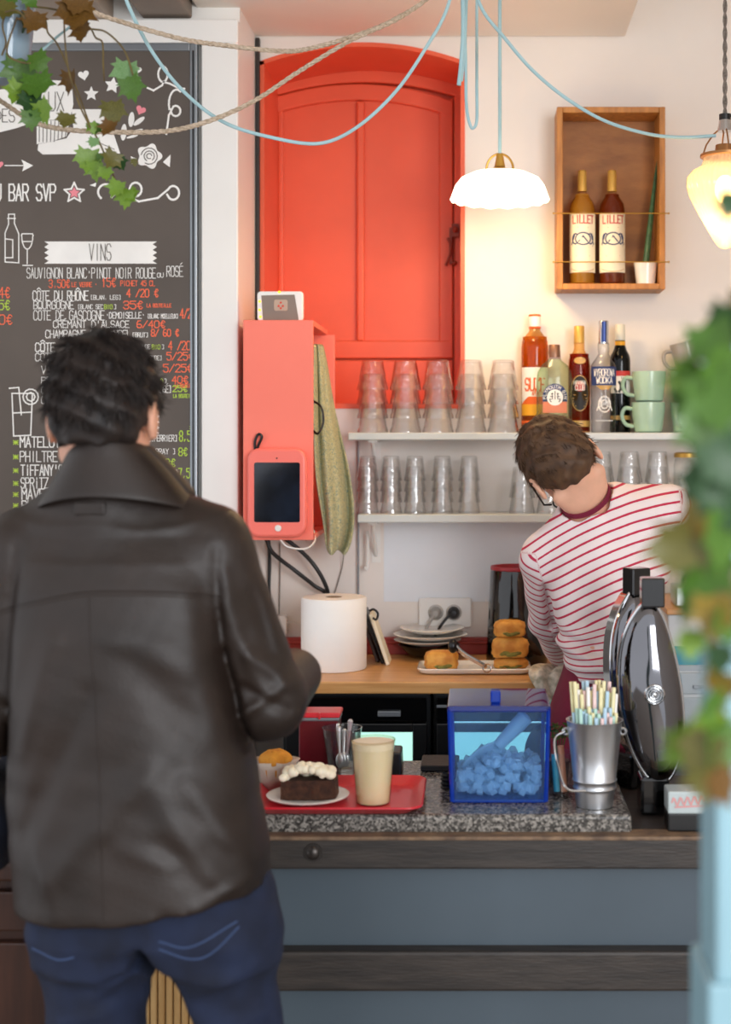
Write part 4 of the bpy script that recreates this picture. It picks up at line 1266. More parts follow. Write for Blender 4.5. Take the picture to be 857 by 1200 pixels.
# ---------------------------------------------------------------- customer bar
ZG = EYE - .694
bc = thing('bar_counter', 'bar counter front of blue-grey panels with worn black timber bands', 'counter', (0.3, 2.8, 0))
cxl, cxr = P(238, 0, 2.6).x, 1.25
yb = 2.57
zt1, zt0 = P(0, 981, yb).z, P(0, 1019, yb).z
MB().span((cxl, yb, zt0), (cxr, 3.04, zt1)).build('top_band', M['band'], bc, smooth=False, bevel=.004)
MB().span((cxl, yb - .002, zt1 - .006), (cxr, yb + .05, zt1 + .001)).build('worn_edge', M['bandedge'], bc, smooth=False, bevel=.002)
MB().span((cxl, 2.62, 0.5), (cxr, 2.66, zt0)).build('panel', M['bluepanel'], bc, smooth=False)
MB().span((cxl, 2.62, 0.0), (cxr, 2.66, .5)).build('panel', M['bluepanel'], bc, smooth=False)
MB().span((cxl, 2.585, P(0, 1159, 2.6).z), (cxr, 2.64, P(0, 1112, 2.6).z)).build('lower_band', M['band'], bc, smooth=False, bevel=.006)
MB().span((cxl, 2.61, 0.0), (cxr, 2.64, .12)).build('kick_board', M['band'], bc, smooth=False, bevel=.004)
bl = MB().ball((P(367, 0, yb).x, yb - .001, P(0, 999, yb).z), (.013, .009, .013))
bl.lathe([(0, 0), (.017, 0), (.016, .003), (0, .003)], 20, M=Matrix.Translation((P(367, 0, yb).x, yb, P(0, 999, yb).z)) @ Matrix.Rotation(math.pi / 2, 4, 'X'))
bl.build('bolt', pm('dark_iron', '4a4542', .35, metal=.7), bc)
gs = MB().span((cxl, 2.6, ZG - .038), (P(741, 0, 2.6).x, 3.04, ZG))
tag(gs.build('granite_slab', M['granite'], smooth=False, bevel=.008, seg=3), 'speckled grey granite slab lying on the bar counter', 'countertop')
# brown cabinet with pale slats left of the counter
bw = thing('wooden_cabinet', 'dark brown wooden cabinet at the lower left, behind the standing customer', 'cabinet', (-.9, 2.8, 0))
kx = P(165, 0, 2.62).x
MB().span((-2.0, 2.64, 0), (kx, 3.0, P(0, 1010, 2.62).z)).build('body', M['brown'], bw, smooth=False, bevel=.004)
MB().span((-2.0, 2.60, P(0, 1030, 2.62).z), (kx, 2.64, P(0, 1008, 2.62).z)).build('top_rail', M['brown'], bw, smooth=False, bevel=.006)
MB().span((-2.0, 2.62, P(0, 1092, 2.62).z), (kx, 2.64, P(0, 1045, 2.62).z)).build('panel', M['brown'], bw, smooth=False, bevel=.004)
MB().span((-2.0, 2.62, .1), (kx, 2.64, P(0, 1105, 2.62).z)).build('panel', M['brown'], bw, smooth=False, bevel=.004)
sl = thing('slatted_panel', 'pale pine panel of upright slats between the legs of the customer', 'panel', (P(200, 0, 2.6).x, 2.62, 0))
for i in range(7):
    x0, x1 = P(167 + i * 9.1, 0, 2.6).x, P(174.6 + i * 9.1, 0, 2.6).x
    MB().span((x0, 2.6, .02), (x1, 2.625, P(0, 1005, 2.6).z)).build('slat', M['slat'], sl, smooth=False, bevel=.003)
MB().span((P(166, 0, 2.6).x, 2.625, .0), (P(237, 0, 2.6).x, 2.64, P(0, 1002, 2.6).z)).build('backing', M['brown'], sl, smooth=False)

# ---------------------------------------------------------------- on the bar
def GP(px_, py):
    return P(px_, py, .694 * F / (py - VY))
# red tray
M['tray'] = pm('red_tray_plastic', 'cf2834', .35, coat=.2)
tx0, tx1, ty0, ty1 = P(292, 0, 2.63).x, P(496, 0, 2.63).x, 2.575, 2.825
t = MB()
rows = []
for s_in, z in ((.0, .016), (.002, .018), (.005, .017), (.022, .004), (.03, .004)):
    rows.append([(x, y, ZG + z) for x, y in rrect(tx0 + s_in, tx1 - s_in, ty0 + s_in, ty1 - s_in, .03 - s_in * .3, 6)])
t.grid(rows, close=True)
t.f.append(tuple(range(len(t.v) - len(rows[0]), len(t.v))))
tag(t.build('tray', M['tray'], solid=.003), 'red plastic tray on the bar at the elbow of the customer', 'tray')
ztr = ZG + .007
# plate with cake
c = P(361, 938, 2.685); c.z = ztr
o = plate_mesh(.078, .008).build('plate', M['white']); o.location = c
tag(o, 'white plate under the chocolate cake slice on the red tray', 'plate')
t = thing('cake_slice', 'slice of dark chocolate cake with thick cream topping on a plate', 'cake', (c.x, c.y, ztr + .006))
M['cake'] = pm('chocolate_cake', '4a2a18', .9, col2='331a0e', vs=90, bump=1.0, bs=120)
M['cream_top'] = pm('whipped_cream', 'f3e9cf', .55, var=.02, bump=.2, bs=60, sss=.1)
x0, x1 = P(330, 0, 2.66).x, P(394, 0, 2.66).x
cz = ztr + .007
cbk = MB()
hc = .036
ys0, ys1 = c.y - .036, c.y + .022
rr = random.Random(3)
cbk.grid([[(x0 + (x1 - x0) * i / 16 + (rr.uniform(-.0015, .0015)), yy + rr.uniform(-.0015, .0015), zz) for i in range(17)] for yy, zz in ((ys0, cz), (ys0, cz + hc * .33), (ys0, cz + hc * .66), (ys0, cz + hc), (ys1, cz + hc), (ys1, cz))])
k = len(cbk.v)
for e in (0, 16): cbk.f.append(tuple(e + 17 * j for j in range(6)))
cbk.build('sponge', M['cake'], t, angle=30)
cr = MB()
for i in range(90):
    a, b = rr.random(), rr.random()
    cr.ball((x0 + .004 + (x1 - x0 - .008) * a, ys0 + .002 + (ys1 - ys0 - .004) * b, cz + hc + .004 + rr.uniform(0, .006) + .016 * math.sin(math.pi * a) * math.sin(math.pi * min(1, b + .25))), (rr.uniform(.008, .012), .010, rr.uniform(.007, .010)), 10, 8)
cr.build('cream', M['cream_top'], t)
# muffins
M['muffin'] = pm('yellow_muffin', 'd9962f', .8, col2='c07a1c', vs=40, bump=.8, bs=90)
M['papercase'] = pm('pale_paper_case', 'd9c8b8', .8, sss=.1, trans=.15)
def muffin(px_, py, depth, sc, lb):
    p = P(px_, py, depth)
    t = thing('muffin', lb, 'muffin', p)
    n = 24
    r2 = random.Random(int(px_))
    MB().lathe([(0, 0), (.026 * sc, 0), (.033 * sc, .04 * sc), (.030 * sc, .042 * sc), (.0, .042 * sc)], 32, p, fun=lambda a, r, z: r * (1 + .04 * math.sin(12 * a))).build('baked_base', M['muffin'], t)
    MB().lathe([(.027 * sc, .001), (.034 * sc, .04 * sc), (.041 * sc, .055 * sc)], 40, p, fun=lambda a, r, z: r * (1 + .05 * math.sin(10 * a) * z / .05) + (.006 * math.sin(5 * a) if z > .05 * sc else 0)).build('paper_case', M['papercase'], t, solid=.001)
    m = MB()
    m.ball((p.x, p.y, p.z + .052 * sc), (.034 * sc, .034 * sc, .022 * sc), 20, 12)
    for i in range(14):
        a = r2.uniform(0, 6.28); q = r2.uniform(.3, .95)
        m.ball((p.x + .03 * sc * q * math.cos(a), p.y + .03 * sc * q * math.sin(a), p.z + (.054 + .016 * (1 - q)) * sc), .010 * sc, 8, 6)
    m.build('crumb_top', M['muffin'], t)
muffin(323, 510 + .687 * F / 2.775, 2.775, 1.0, 'yellow muffin in a paper case standing on the red tray behind the cake')
# beer cup
c = P(437.5, 949, 2.665); c.z = ztr
t = thing('beer_cup', 'tall cup of cloudy pale drink with foam on the red tray', 'drink', c)
s_ = S(2.665)
M['beer'] = pm('cloudy_pale_drink', 'f3ead4', .25, col2='ebdcb8', vs=8, sss=.25)
h_, rb, rt = 72 / s_, 19.5 / s_, 25 / s_
MB().lathe([(0, .001), (rb - .001, .001), (rb + (rt - rb) * .86, h_ * .88), (0, h_ * .88)], 32, c).build('drink', M['beer'], t)
MB().lathe([(0, h_ * .88), (rb + (rt - rb) * .86, h_ * .881), (rb + (rt - rb) * .985, h_ * .985), (rt * .8, h_ * .995), (0, h_ * 1.0)], 32, c).build('foam', pm('beer_foam', 'f1e6d0', .8, bump=.3, bs=150), t)
MB().lathe([(0, 0), (rb + .0006, 0), (rt + .0008, h_), (rt + .002, h_ + .001), (rt + .001, h_ + .003), (rt, h_)], 32, c).build('cup', thin('plastic_cup', 'f6f3ea', 1.0, .05, edge='d9cfb4'), t)
M['spoon'] = pm('satin_steel', 'dfe1e3', .3, metal=.7)
# water glass with spoons
c = GP(401, 921); c.z = ZG
c = P(401, 0, 2.89); c.z = ZG
s_ = S(2.89)
t = thing('drinking_glass', 'ribbed drinking glass behind the tray, with spoons standing in it', 'glass', c)
def ribs(a, r, z): return r * (1 + .02 * math.cos(12 * a) * (1 if .01 < z < .07 else 0))
MB().lathe([(0, .001), (14 / s_, .001), (16 / s_, .01), (23.5 / s_, 58 / s_), (22.5 / s_, 58 / s_), (15 / s_, .014), (0, .010)], 48, c, fun=ribs).build('bowl', M['ribbed'], t)
for i, (a, b, e, lb) in enumerate(((397, 851, 0, 'steel teaspoon at the left in the ribbed glass'), (404, 854, .012, 'steel teaspoon in the middle of the ribbed glass'), (411, 843, -.006, 'steel teaspoon at the right in the ribbed glass, standing tallest'))):
    top = P(a, b, 2.89 + e)
    bot = Vector((P(399 + i * 3, 0, 2.89).x, 2.89 - .006 + i * .006, ZG + .018))
    sp = MB()
    sp.ball(bot + Vector((0, 0, .016)), (.009, .004, .016), 12, 8)
    d = (top - bot)
    sp.tube([bot + d * q for q in (.25, .45, .8, .97, 1)], [.0025, .003, .0045, .0055, .003], 8)
    tag(sp.build('spoon', M['spoon']), lb, 'spoon', 'teaspoons in the ribbed glass')
mt = MB()
for i in range(7):
    mt.ball((c.x + .012 + rng.uniform(-.008, .012), c.y + rng.uniform(-.01, .01), ZG + .082 + rng.uniform(-.004, .006)), (.009, .006, .004), 8, 6)
# red case, black box, black pouch
t = thing('red_case', 'dark red box with a bright red rim and grey top edge, behind the muffin', 'box', P(372, 905, 2.95))
slab([(350, 906), (397, 906), (397, 844), (350, 844)], 2.93, .06, 2.93).build('body', pm('dark_red_plastic', '5e0e19', .3), t, smooth=False, bevel=.003)
slab([(348, 845), (398, 845), (398, 841), (348, 841)], 2.928, .064, 2.93).build('edge', M['grey'], t, smooth=False, bevel=.002)
slab(rrect(346, 399, 835, 841, 2.5, 2), 2.926, .068, 2.93).build('rim', M['tray'], t, bevel=.002)
slab([(374, 842), (376, 842), (376, 835), (374, 835)], 2.92, .008, 2.93).build('clip', M['tray'], t, smooth=False)
tag(slab([(438, 906), (472, 906), (471, 878), (440, 877)], 2.9, .07, 2.93).build('black_box', M['black'], smooth=False, bevel=.004), 'small matt black box behind the beer cup on the granite', 'box')
o = slab(rrect(493, 538, 896, 903, 2, 2), 2.93, .10, 2.93).build('black_wallet', pm('black_leather', '1a1615', .5, bump=.3), bevel=.002)
o.location.z = ZG - P(0, 903, 2.93).z + .001
tag(o, 'flat black wallet lying on the granite left of the ice box', 'wallet')
t = MB()
for i in range(4):
    t.lathe([(.008, -.004), (.012, 0), (.008, .004), (.005, 0), (.008, -.004)], 16, (P(523, 0, 2.78).x, 2.78, ZG + .006 + i * .008))
tag(t.build('coiled_cable', M['black']), 'short black coiled cord at the left of the ice box', 'cable')

# blue ice box
xb0, xb1 = P(530, 0, 2.68).x, P(640, 0, 2.68).x
xt0, xt1 = P(527, 0, 2.68).x, P(643, 0, 2.68).x
zbx = P(0, 828, 2.68).z
t = thing('ice_box', 'blue transparent plastic ice box with a lid, full of ice', 'ice box', ((xb0 + xb1) / 2, 2.77, ZG))
M['blueac'] = thin('blue_acrylic', 'cfe8fd', 1.3, .04, body=.12, bcol='62b2f8', edge='82c0f6')
M['blueedge'] = thin('deep_blue_acrylic_edge', '4a80e8', 1.0, .05, body=.5, bcol='2a62dc')
yb0, yb1 = 2.68, 2.86
w = MB()
def wallq(p, q, th):
    pass
B0 = [(xb0, yb0), (xb1, yb0), (xb1, yb1 - .006), (xb0, yb1 - .006)]
T0 = [(xt0, yb0 - .003), (xt1, yb0 - .003), (xt1, yb1), (xt0, yb1)]
names = ('front_wall', 'side_wall', 'back_wall', 'side_wall')
for i in range(4):
    j = (i + 1) % 4
    m_ = MB().grid([[(*B0[i], ZG + .003), (*B0[j], ZG + .003)], [(*T0[i], zbx - .004), (*T0[j], zbx - .004)]])
    m_.build(names[i], M['blueac'], t, smooth=False)
    MB().tube([(*B0[i], ZG + .004), (*T0[i], zbx - .004)], .0042, 8).build('corner_edge', M['blueedge'], t)
MB().span((xb0, yb0, ZG + .001), (xb1, yb1 - .006, ZG + .007)).build('base', M['blueedge'], t, smooth=False, bevel=.002)
lid = MB().span((xt0 - .004, yb0 - .007, zbx - .010), (xt1 + .004, yb1 + .004, zbx + .002))
lid = lid.build('lid', thin('blue_lid_acrylic', '6a94e8', 1.8, .03, body=.3, bcol='2c50c0'), t, smooth=False, bevel=.003)
MB().span((P(575, 0, 2.7).x, 2.70, zbx + .002), (P(587, 0, 2.7).x, 2.725, zbx + .026)).build('knob', M['blueedge'], lid, smooth=False, bevel=.003)
ice = MB()
r2 = random.Random(11)
def icetop(u): return .030 + .016 * u + .028 * math.exp(-((u - .45) / .25) ** 2)
for i in range(420):
    u, v = r2.random(), r2.random()
    h_ = icetop(u)
    q = Matrix.Translation((xb0 + .014 + (xb1 - xb0 - .028) * u, yb0 + .016 + (yb1 - yb0 - .038) * v, ZG + .016 + h_ * r2.random())) @ Matrix.Rotation(r2.uniform(0, 3), 4, Vector((r2.random(), r2.random(), r2.random() + .1)).normalized())
    ice.box((0, 0, 0), (.016, .014, .012), q)
o = ice.build('ice_cubes', thin('ice', 'eaf6fd', 1.2, .12, body=.62, bcol='e8f5fd'), smooth=False, bevel=.002)
tag(o, 'heap of ice cubes inside the blue ice box', 'ice', kind='stuff')
sc_ = MB()
a, b = P(566, 893, 2.76), P(618, 838, 2.76)
dirv = (b - a).normalized()
sc_.tube([a.lerp(b, q) for q in (.35, .6, .8, .97, 1)], [.011, .013, .015, .015, .006], 12)
prof = []
for i in range(9):
    q = i / 8
    cc = a.lerp(b, .4 - q * .62)
    wv = .012 + .028 * math.sin(min(1, q * 1.6) * math.pi / 2)
    prof.append([cc + Vector((dirv.z, 0, -dirv.x)) * (wv * math.cos(k * math.pi / 8)) * .7 + Vector((0, 1, 0)) * (wv * math.cos(k * math.pi / 8)) * .4 + Vector((-.2, .55, -.6)) * (wv * math.sin(k * math.pi / 8)) * .8 for k in range(9)])
sc_.grid(prof)
tag(sc_.build('ice_scoop', thin('pale_blue_plastic', 'd8eef8', 1.2, .1, body=.7, bcol='e0f0f8'), solid=.002), 'pale plastic ice scoop stuck in the ice, handle up to the right', 'scoop')

# glass with herbs and orange and blue sticks, behind the bucket
c = P(657, 0, 2.74); c.z = ZG
t = thing('small_tumbler', 'small glass tumbler between the ice box and the straw bucket', 'glass', c)
MB().lathe([(0, .001), (.022, .001), (.026, .085), (.025, .085), (.021, .008), (0, .008)], 28, c).build('bowl', M['clear'], t)
for i, (a, b, mat, lb) in enumerate(((650, 884, pm('teal_plastic', '3a9ab8', .4), 'teal plastic stick in the small tumbler'), (657, 874, pm('peach_plastic', 'e09a78', .4), 'peach plastic stick in the small tumbler'))):
    tp = P(a, b, 2.735)
    tag(MB().tube([(c.x + (i - .5) * .014, 2.732, ZG + .01), tp], .0065, 10).build('stirrer', mat), lb, 'stirrer', 'sticks in the small tumbler')
hb = thing('potted_herb', 'bunch of green herbs behind the small tumbler', 'herb', P(652, 880, 2.84))
M['herb'] = pm('herb_green', '5f7a2a', .6, col2='3f5a1c', vs=40)
hs = MB()
for i in range(60):
    a = P(rng.uniform(645, 666), rng.uniform(849, 866), 2.84 + rng.uniform(-.02, .02))
    hs.add([a + Vector((rng.uniform(-.008, .008), rng.uniform(-.006, .006), rng.uniform(-.006, .006))) for _ in range(4)], [(0, 1, 2, 3)])
for i in range(5):
    hs.tube([(P(652, 0, 2.84).x + .002 * i, 2.84, ZG + .04), P(648 + 4 * i, 858, 2.84)], .0012, 5)
o = hs.build('leaves', M['herb'], hb); o['kind'] = 'stuff'
MB().lathe([(0, 0), (.018, 0), (.022, .045), (0, .045)], 20, (P(655, 0, 2.84).x, 2.84, ZG + .001)).build('pot', M['brown'], hb)

# straw bucket
c = P(697, 0, 2.665); c.z = ZG
s_ = S(2.665)
t = thing('straw_bucket', 'tapered steel bucket packed with paper straws', 'bucket', c)
hb_ = 101 / s_
r0_, r1_ = 21.5 / s_, 32.5 / s_
def rad(z): return r0_ + (r1_ - r0_) * z
prof = [(0, .001), (r0_, .001)]
for z in (.05, .18): prof.append((rad(z), z * hb_))
for zc_ in (.22, .31):
    prof += [(rad(zc_ - .018), (zc_ - .018) * hb_), (rad(zc_) + .0022, zc_ * hb_), (rad(zc_ + .018), (zc_ + .018) * hb_)]
prof += [(rad(.6), .6 * hb_), (r1_, hb_ * .985), (r1_ + .0015, hb_), (r1_ - .0012, hb_), (rad(.6) - .0015, .6 * hb_), (r0_ - .001, .006), (0, .006)]
MB().lathe(prof, 48, c).build('pail', M['brushed'], t)
ear = MB()
for sgn in (-1, 1):
    ear.lathe([(.006, -.002), (.008, 0), (.006, .002), (.004, 0), (.006, -.002)], 14, M=Matrix.Translation((c.x + sgn * (rad(.86) + .004), c.y, ZG + .86 * hb_)) @ Matrix.Rotation(math.pi / 2, 4, 'X'))
ear.build('ear', M['brushed'], t)
MB().tube(spline([(c.x - rad(.86) - .006, c.y, ZG + .86 * hb_), (c.x - .075, c.y - .01, ZG + .78 * hb_), (c.x - .070, c.y - .04, ZG + .5 * hb_), (c.x - .055, c.y - .055, ZG + .28 * hb_), (c.x - .02, c.y - .052, ZG + .25 * hb_)], 8), .0022, 8).build('handle', M['chrome'], t)
cols = (('f1e8b8', 'pale yellow'), ('bfe3d5', 'pale mint green'), ('bcdaec', 'pale blue'), ('f4d4d0', 'pale pink'), ('f3f0e8', 'white'))
r3 = random.Random(8)
protos = {}
pts_ = []
for iy in range(-5, 6):
    for ix in range(-5, 6):
        q = (ix * .0080 + (iy % 2) * .0040, iy * .0070)
        if math.hypot(*q) < r0_ - .0050: pts_.append(q)
for i, (qx, qy) in enumerate(pts_):
    k = (i * 3 + r3.randrange(2)) % 5
    long_ = qy > -.004
    ln = r3.uniform(.195, .228) if long_ else r3.uniform(.160, .182)
    k = (0, 0, 4, 3, 0, 2)[i % 6] if long_ else (1, 2, 3, 1, 2, 0)[i % 6]
    x0, y0 = c.x + qx, c.y + qy
    x1, y1 = c.x + qx * 1.42, c.y + qy * 1.38
    if k not in protos:
        o = MB().lathe([(.0037, 0), (.0037, 1), (.0030, 1), (.0030, .0)], 10).build('straw', pm(cols[k][1].replace(' ', '_') + '_paper', cols[k][0], .7))
        protos[k] = o
    else:
        o = protos[k].copy(); C.objects.link(o)
    v = Vector((x1 - x0, y1 - y0, hb_ * 1.05))
    o.rotation_euler = v.to_track_quat('Z', 'Y').to_euler()
    o.location = (x0, y0, ZG + .009)
    o.scale = (1, 1, ln)
    tag(o, f'{cols[k][1]} paper straw in the steel bucket', 'straw', f'{cols[k][1]} straws in the steel bucket')

# ---------------------------------------------------------------- oval tap towers
M['mirror'] = pm('dark_mirror_glass', '7a7a7e', .07, metal=1.0, var=.05)
def tower(name, label):
    """Lens-shaped tap column with chrome rim and black square handle; built round the origin, leaning slightly."""
    t = thing(name, label, 'tap tower')
    s_ = 1 / 613
    C0 = (763, 965)
    out = [(763, 717), (770, 722), (781, 745), (792, 785), (799, 825), (801, 860), (798, 890), (790, 915), (780, 927), (768, 928), (757, 918), (745, 898), (734, 868), (727, 835), (725, 800), (728, 768), (737, 742), (750, 722), (757, 717)]
    ol = [Vector(((a - C0[0]) * s_, 0, (C0[1] - b) * s_)) for a, b in out]
    ol = spline(ol + [ol[0]], 4)[:-1]
    cen = sum(ol, Vector()) / len(ol)
    rows = []
    for k in range(9):
        q = math.cos(k * math.pi / 2 / 8)
        rows.append([cen + (p - cen) * q + Vector((0, -.034 * math.sin(k * math.pi / 2 / 8), 0)) for p in ol])
    o = MB().grid(rows, close=True).build('face', M['mirror'], t)
    rows = [[p + Vector((0, 0, 0)) for p in ol], [p + Vector((0, .03, 0)) for p in ol], [cen + (p - cen) * .6 + Vector((0, .05, 0)) for p in ol], [cen + (p - cen) * .02 + Vector((0, .055, 0)) for p in ol]]
    MB().grid(rows, close=True).build('back', M['chrome'], t)
    MB().tube(ol + [ol[0]], .0042, 8, caps=False).build('rim', M['chrome'], t)
    med = MB()
    for r in (.008, .013, .018):
        med.lathe([(r - .0018, 0), (r, .002), (r + .0018, 0)], 24, M=Matrix.Translation((.003, -.034, .235)) @ Matrix.Rotation(math.pi / 2, 4, 'X'))
    med.ball((.003, -.034, .235), (.005, .003, .005))
    med.build('emblem', M['chrome'], t)
    MB().tube([(-.002, .01, .38), (.0, .008, .415)], .011, 14).build('neck', M['chrome'], t)
    MB().box((.003, .004, .425), (.044, .04, .056)).build('handle', M['blackgloss'], t, smooth=False, bevel=.003)
    MB().span((-.02, -.01, .0), (.035, .06, .072)).build('foot', M['blackgloss'], t, smooth=False, bevel=.006)
    return t
ZBT = zt1 + .0012
t1 = tower('tap_tower', 'dark mirror-faced oval tap tower with silver rim and black square handle, in front')
t1.location = (P(763, 0, 2.72).x, 2.72, ZBT)
t2 = dup(t1, (P(746, 0, 2.92).x, 2.92, ZBT + .0), None, 'second oval tap tower with black handle, half hidden behind the front one')
t2.rotation_euler = (0, 0, .5)
# black block and name plate at the foot
t = thing('nameplate_block', 'black block with a pale name plate painted with reflected pink script at the foot of the taps', 'name plate', (P(800, 0, 2.62).x, 2.64, ZBT))
x0, x1 = P(783, 0, 2.60).x, P(856, 0, 2.62).x
MB().span((x0, 2.60, ZBT), (x1, 2.655, P(0, 951, 2.615).z)).build('foot', M['black'], t, smooth=False, bevel=.003)
MB().span((x0, 2.597, P(0, 951, 2.615).z), (x1, 2.655, P(0, 925, 2.615).z)).build('name_plate', pm('pale_blue_plate', 'b9c4c4', .3), t, smooth=False, bevel=.003)
scr = MB()
ribbon(scr, [[(788 + i * 1.6, -940 + 4.5 * math.sin(i * 1.25) + i * .12) for i in range(28)], [(792, -946), (828, -944)]], 2.0, lambda u, v, l=0: (P(u, 0, 2.5955).x, 2.5955 - l, P(0, -v, 2.5955).z))
scr.build('painted_sign_reflection', pm('pink_reflected_script', 'd69a98', .6), t, smooth=False)  # pink strokes painted in place of sign text reflected in the plate

# ---------------------------------------------------------------- machine and tins at the right on the worktop
ym = 3.56
t = thing('white_machine', 'white drinks machine with a teal band and grey drawers, at the right behind the taps', 'machine', (P(850, 0, ym).x, 3.7, 0))
mx0, mx1 = P(783, 0, ym).x, 1.2
lo = ZT - .0
MB().span((mx0, ym + .03, 0), (mx1, ZW - .06, P(0, 868, ym).z)).build('pedestal', M['grey'], t, smooth=False)
MB().span((mx0, ym, P(0, 868, ym).z), (mx1, ZW - .06, P(0, 720, ym).z)).build('body', pm('white_enamel', 'd3d6d6', .35), t, smooth=False, bevel=.004)
MB().span((mx0, ym - .003, P(0, 779, ym).z), (mx1, ym + .01, P(0, 757, ym).z)).build('teal_band', pm('teal_band', '2d94ae', .4), t, smooth=False)
MB().span((mx0, ym - .003, P(0, 786, ym).z), (mx1, ym + .01, P(0, 779.5, ym).z)).build('grey_band', M['grey'], t, smooth=False)
for a, b in ((788, 813), (817, 866)):
    o = MB().span((mx0 + .006, ym - .008, P(0, b, ym).z), (mx1, ym, P(0, a, ym).z)).build('drawer', pm('pale_grey_enamel', 'b4bfc4', .4), t, smooth=False, bevel=.003)
    if a == 788: MB().span((P(812, 0, ym).x, ym - .014, P(0, 806, ym).z), (P(826, 0, ym).x, ym - .008, P(0, 802, ym).z)).build('handle', M['grey'], o, smooth=False, bevel=.001)
MB().span((mx0 - .004, ym - .01, P(0, 720, ym).z), (mx1, ZW - .06, P(0, 713, ym).z)).build('wood_top', M['beech'], t, smooth=False, bevel=.002)
zq = P(0, 713, ym).z + .0005
t = thing('steel_tin', 'steel tin with a glass top standing on the white machine behind leaves', 'tin', (P(812, 0, 3.62).x, 3.62, zq))
MB().span((P(792, 0, 3.6).x, 3.59, zq), (P(836, 0, 3.6).x, 3.7, zq + .05)).build('body', M['brushed'], t, smooth=False, bevel=.004)
MB().lathe([(0, 0), (.03, 0), (.034, .012), (.026, .028), (0, .032)], 24, (P(815, 0, 3.62).x, 3.64, zq + .05)).build('dome', M['chrome'], t)
# ---------------------------------------------------------------- pendant lamps
def point(name, loc, e, col, r):
    d = bpy.data.lights.new(name, 'POINT')
    d.energy, d.color, d.shadow_soft_size = e, col, r
    o = bpy.data.objects.new(name, d)
    C.objects.link(o)
    o.location = loc
    return o
WARM = (1.0, .64, .28)
zl = 3.6
s_ = S(zl)
lc = P(586, 235, zl)
t = thing('pendant_lamp', 'lit white scalloped glass pendant with brass gallery, on a light blue cord', 'lamp', lc)
M['opal'] = pm('lit_opal_glass', 'fff4df', .3, emit=2.2, ecol='fff0d0')
def scal(a, r, z): return r * (1 + .012 * math.cos(16 * a) * max(0, 1 - z / .04))
pf = [(.1235, .0), (.120, .012), (.112, .036), (.098, .054), (.070, .067), (.036, .072)]
sh = MB().lathe(pf, 96, lc, fun=scal)
sh.v = [(x, y, z + (.0025 * math.cos(16 * math.atan2(y - lc.y, x - lc.x)) if z < lc.z + .005 else 0)) for x, y, z in sh.v]
sh.build('shade', M['opal'], t, solid=.003)
g = MB().lathe([(0, .086), (.012, .086), (.020, .08), (.036, .076), (.037, .072), (.034, .071), (0, .074)], 28, lc)
for r in (0,):
    g.tube([(lc.x + .034 * math.cos(a), lc.y, lc.z + .078 + .040 * math.sin(a)) for a in [math.pi * i / 14 for i in range(15)]], .003, 8)
g.lathe([(0, .118), (.008, .118), (.011, .1), (.014, .085), (0, .085)], 16, lc)
g.build('gallery', M['brass'], t)
MB().ball(lc + Vector((0, 0, .035)), .028).build('bulb', pm('lit_bulb', 'fff2d8', .3, emit=6, ecol='ffe9c0'), t)
MB().tube([lc + Vector((0, 0, .116)), Vector((lc.x, lc.y, P(0, 40, zl).z)), Vector((lc.x, lc.y, zso))], .0045, 8).build('cord', M['cord'], t)
point('pendant_glow', lc + Vector((0, 0, -.012)), 2.9, WARM, .05)

zl2 = 3.33
s_ = S(zl2)
l2 = P(850, 292, zl2)
t = thing('pendant_lamp', 'lit teardrop pendant of ribbed glass on a grey braided cable, at the right edge', 'lamp', l2)
prof = [(0, 0), (6, 1.5), (11, 7), (20, 22), (31, 42), (41, 62), (44.5, 74), (44, 84), (38, 92), (28, 97), (25, 104), (25, 109)]
MB().lathe([(a / s_, b / s_) for a, b in prof], 160, l2, fun=lambda a, r, z: r * (1 + .012 * math.cos(40 * a))).build('globe', thin('ribbed_lamp_glass', 'fff3dc', 1.0, .08, body=.42, bcol='fff0da'), t, angle=80)
M['bulb2'] = pm('lit_bulb_warm', 'ffe9c8', .3, emit=4, ecol='ffdca0')
MB().ball(l2 + Vector((0, 0, 70 / s_)), (.024, .024, .034)).build('bulb', M['bulb2'], t)
h2 = MB().lathe([(24 / s_, 107 / s_), (29 / s_, 108 / s_), (29 / s_, 111 / s_), (12 / s_, 113 / s_), (11 / s_, 122 / s_), (0, 123 / s_)], 28, l2)
for k in (0, math.pi / 2):
    h2.tube([(l2.x + math.cos(k) * a / s_, l2.y + math.sin(k) * a / s_, l2.z + b / s_) for a, b in ((-26, 110), (-22, 122), (-14, 134), (-6, 141), (6, 141), (14, 134), (22, 122), (26, 110))], .002, 8)
h2.build('gallery', pm('copper_gallery', 'a9784a', .35, metal=.8), t)
MB().lathe([(0, 138 / s_), (8, 138), (7, 150), (0, 151)] and [(0, 138 / s_), (9 / s_, 138 / s_), (7 / s_, 151 / s_), (0, 151 / s_)], 20, l2).build('socket', M['chrome'], t)
gp = MB().lathe([(0, 150 / s_), (7 / s_, 150 / s_), (7 / s_, 158 / s_), (0, 159 / s_)], 16, l2)
gp.tube([(l2.x, l2.y, l2.z + 155 / s_), (l2.x + .016, l2.y - .003, l2.z + 156 / s_)], .003)
gp.build('cord_grip', M['black'], t)
cab = MB()
zt_ = l2.z + 158 / s_
for k in (0, math.pi):
    cab.tube([(l2.x + .0028 * math.cos(k + i * .9), l2.y + .0028 * math.sin(k + i * .9), zt_ + (CEIL - zt_) * i / 70) for i in range(71)], .0030, 6)
cab.build('braided_cable', M['greycord'], t)
point('teardrop_glow', l2 + Vector((0, -.0, .22 * .4)), 1.3, WARM, .03)

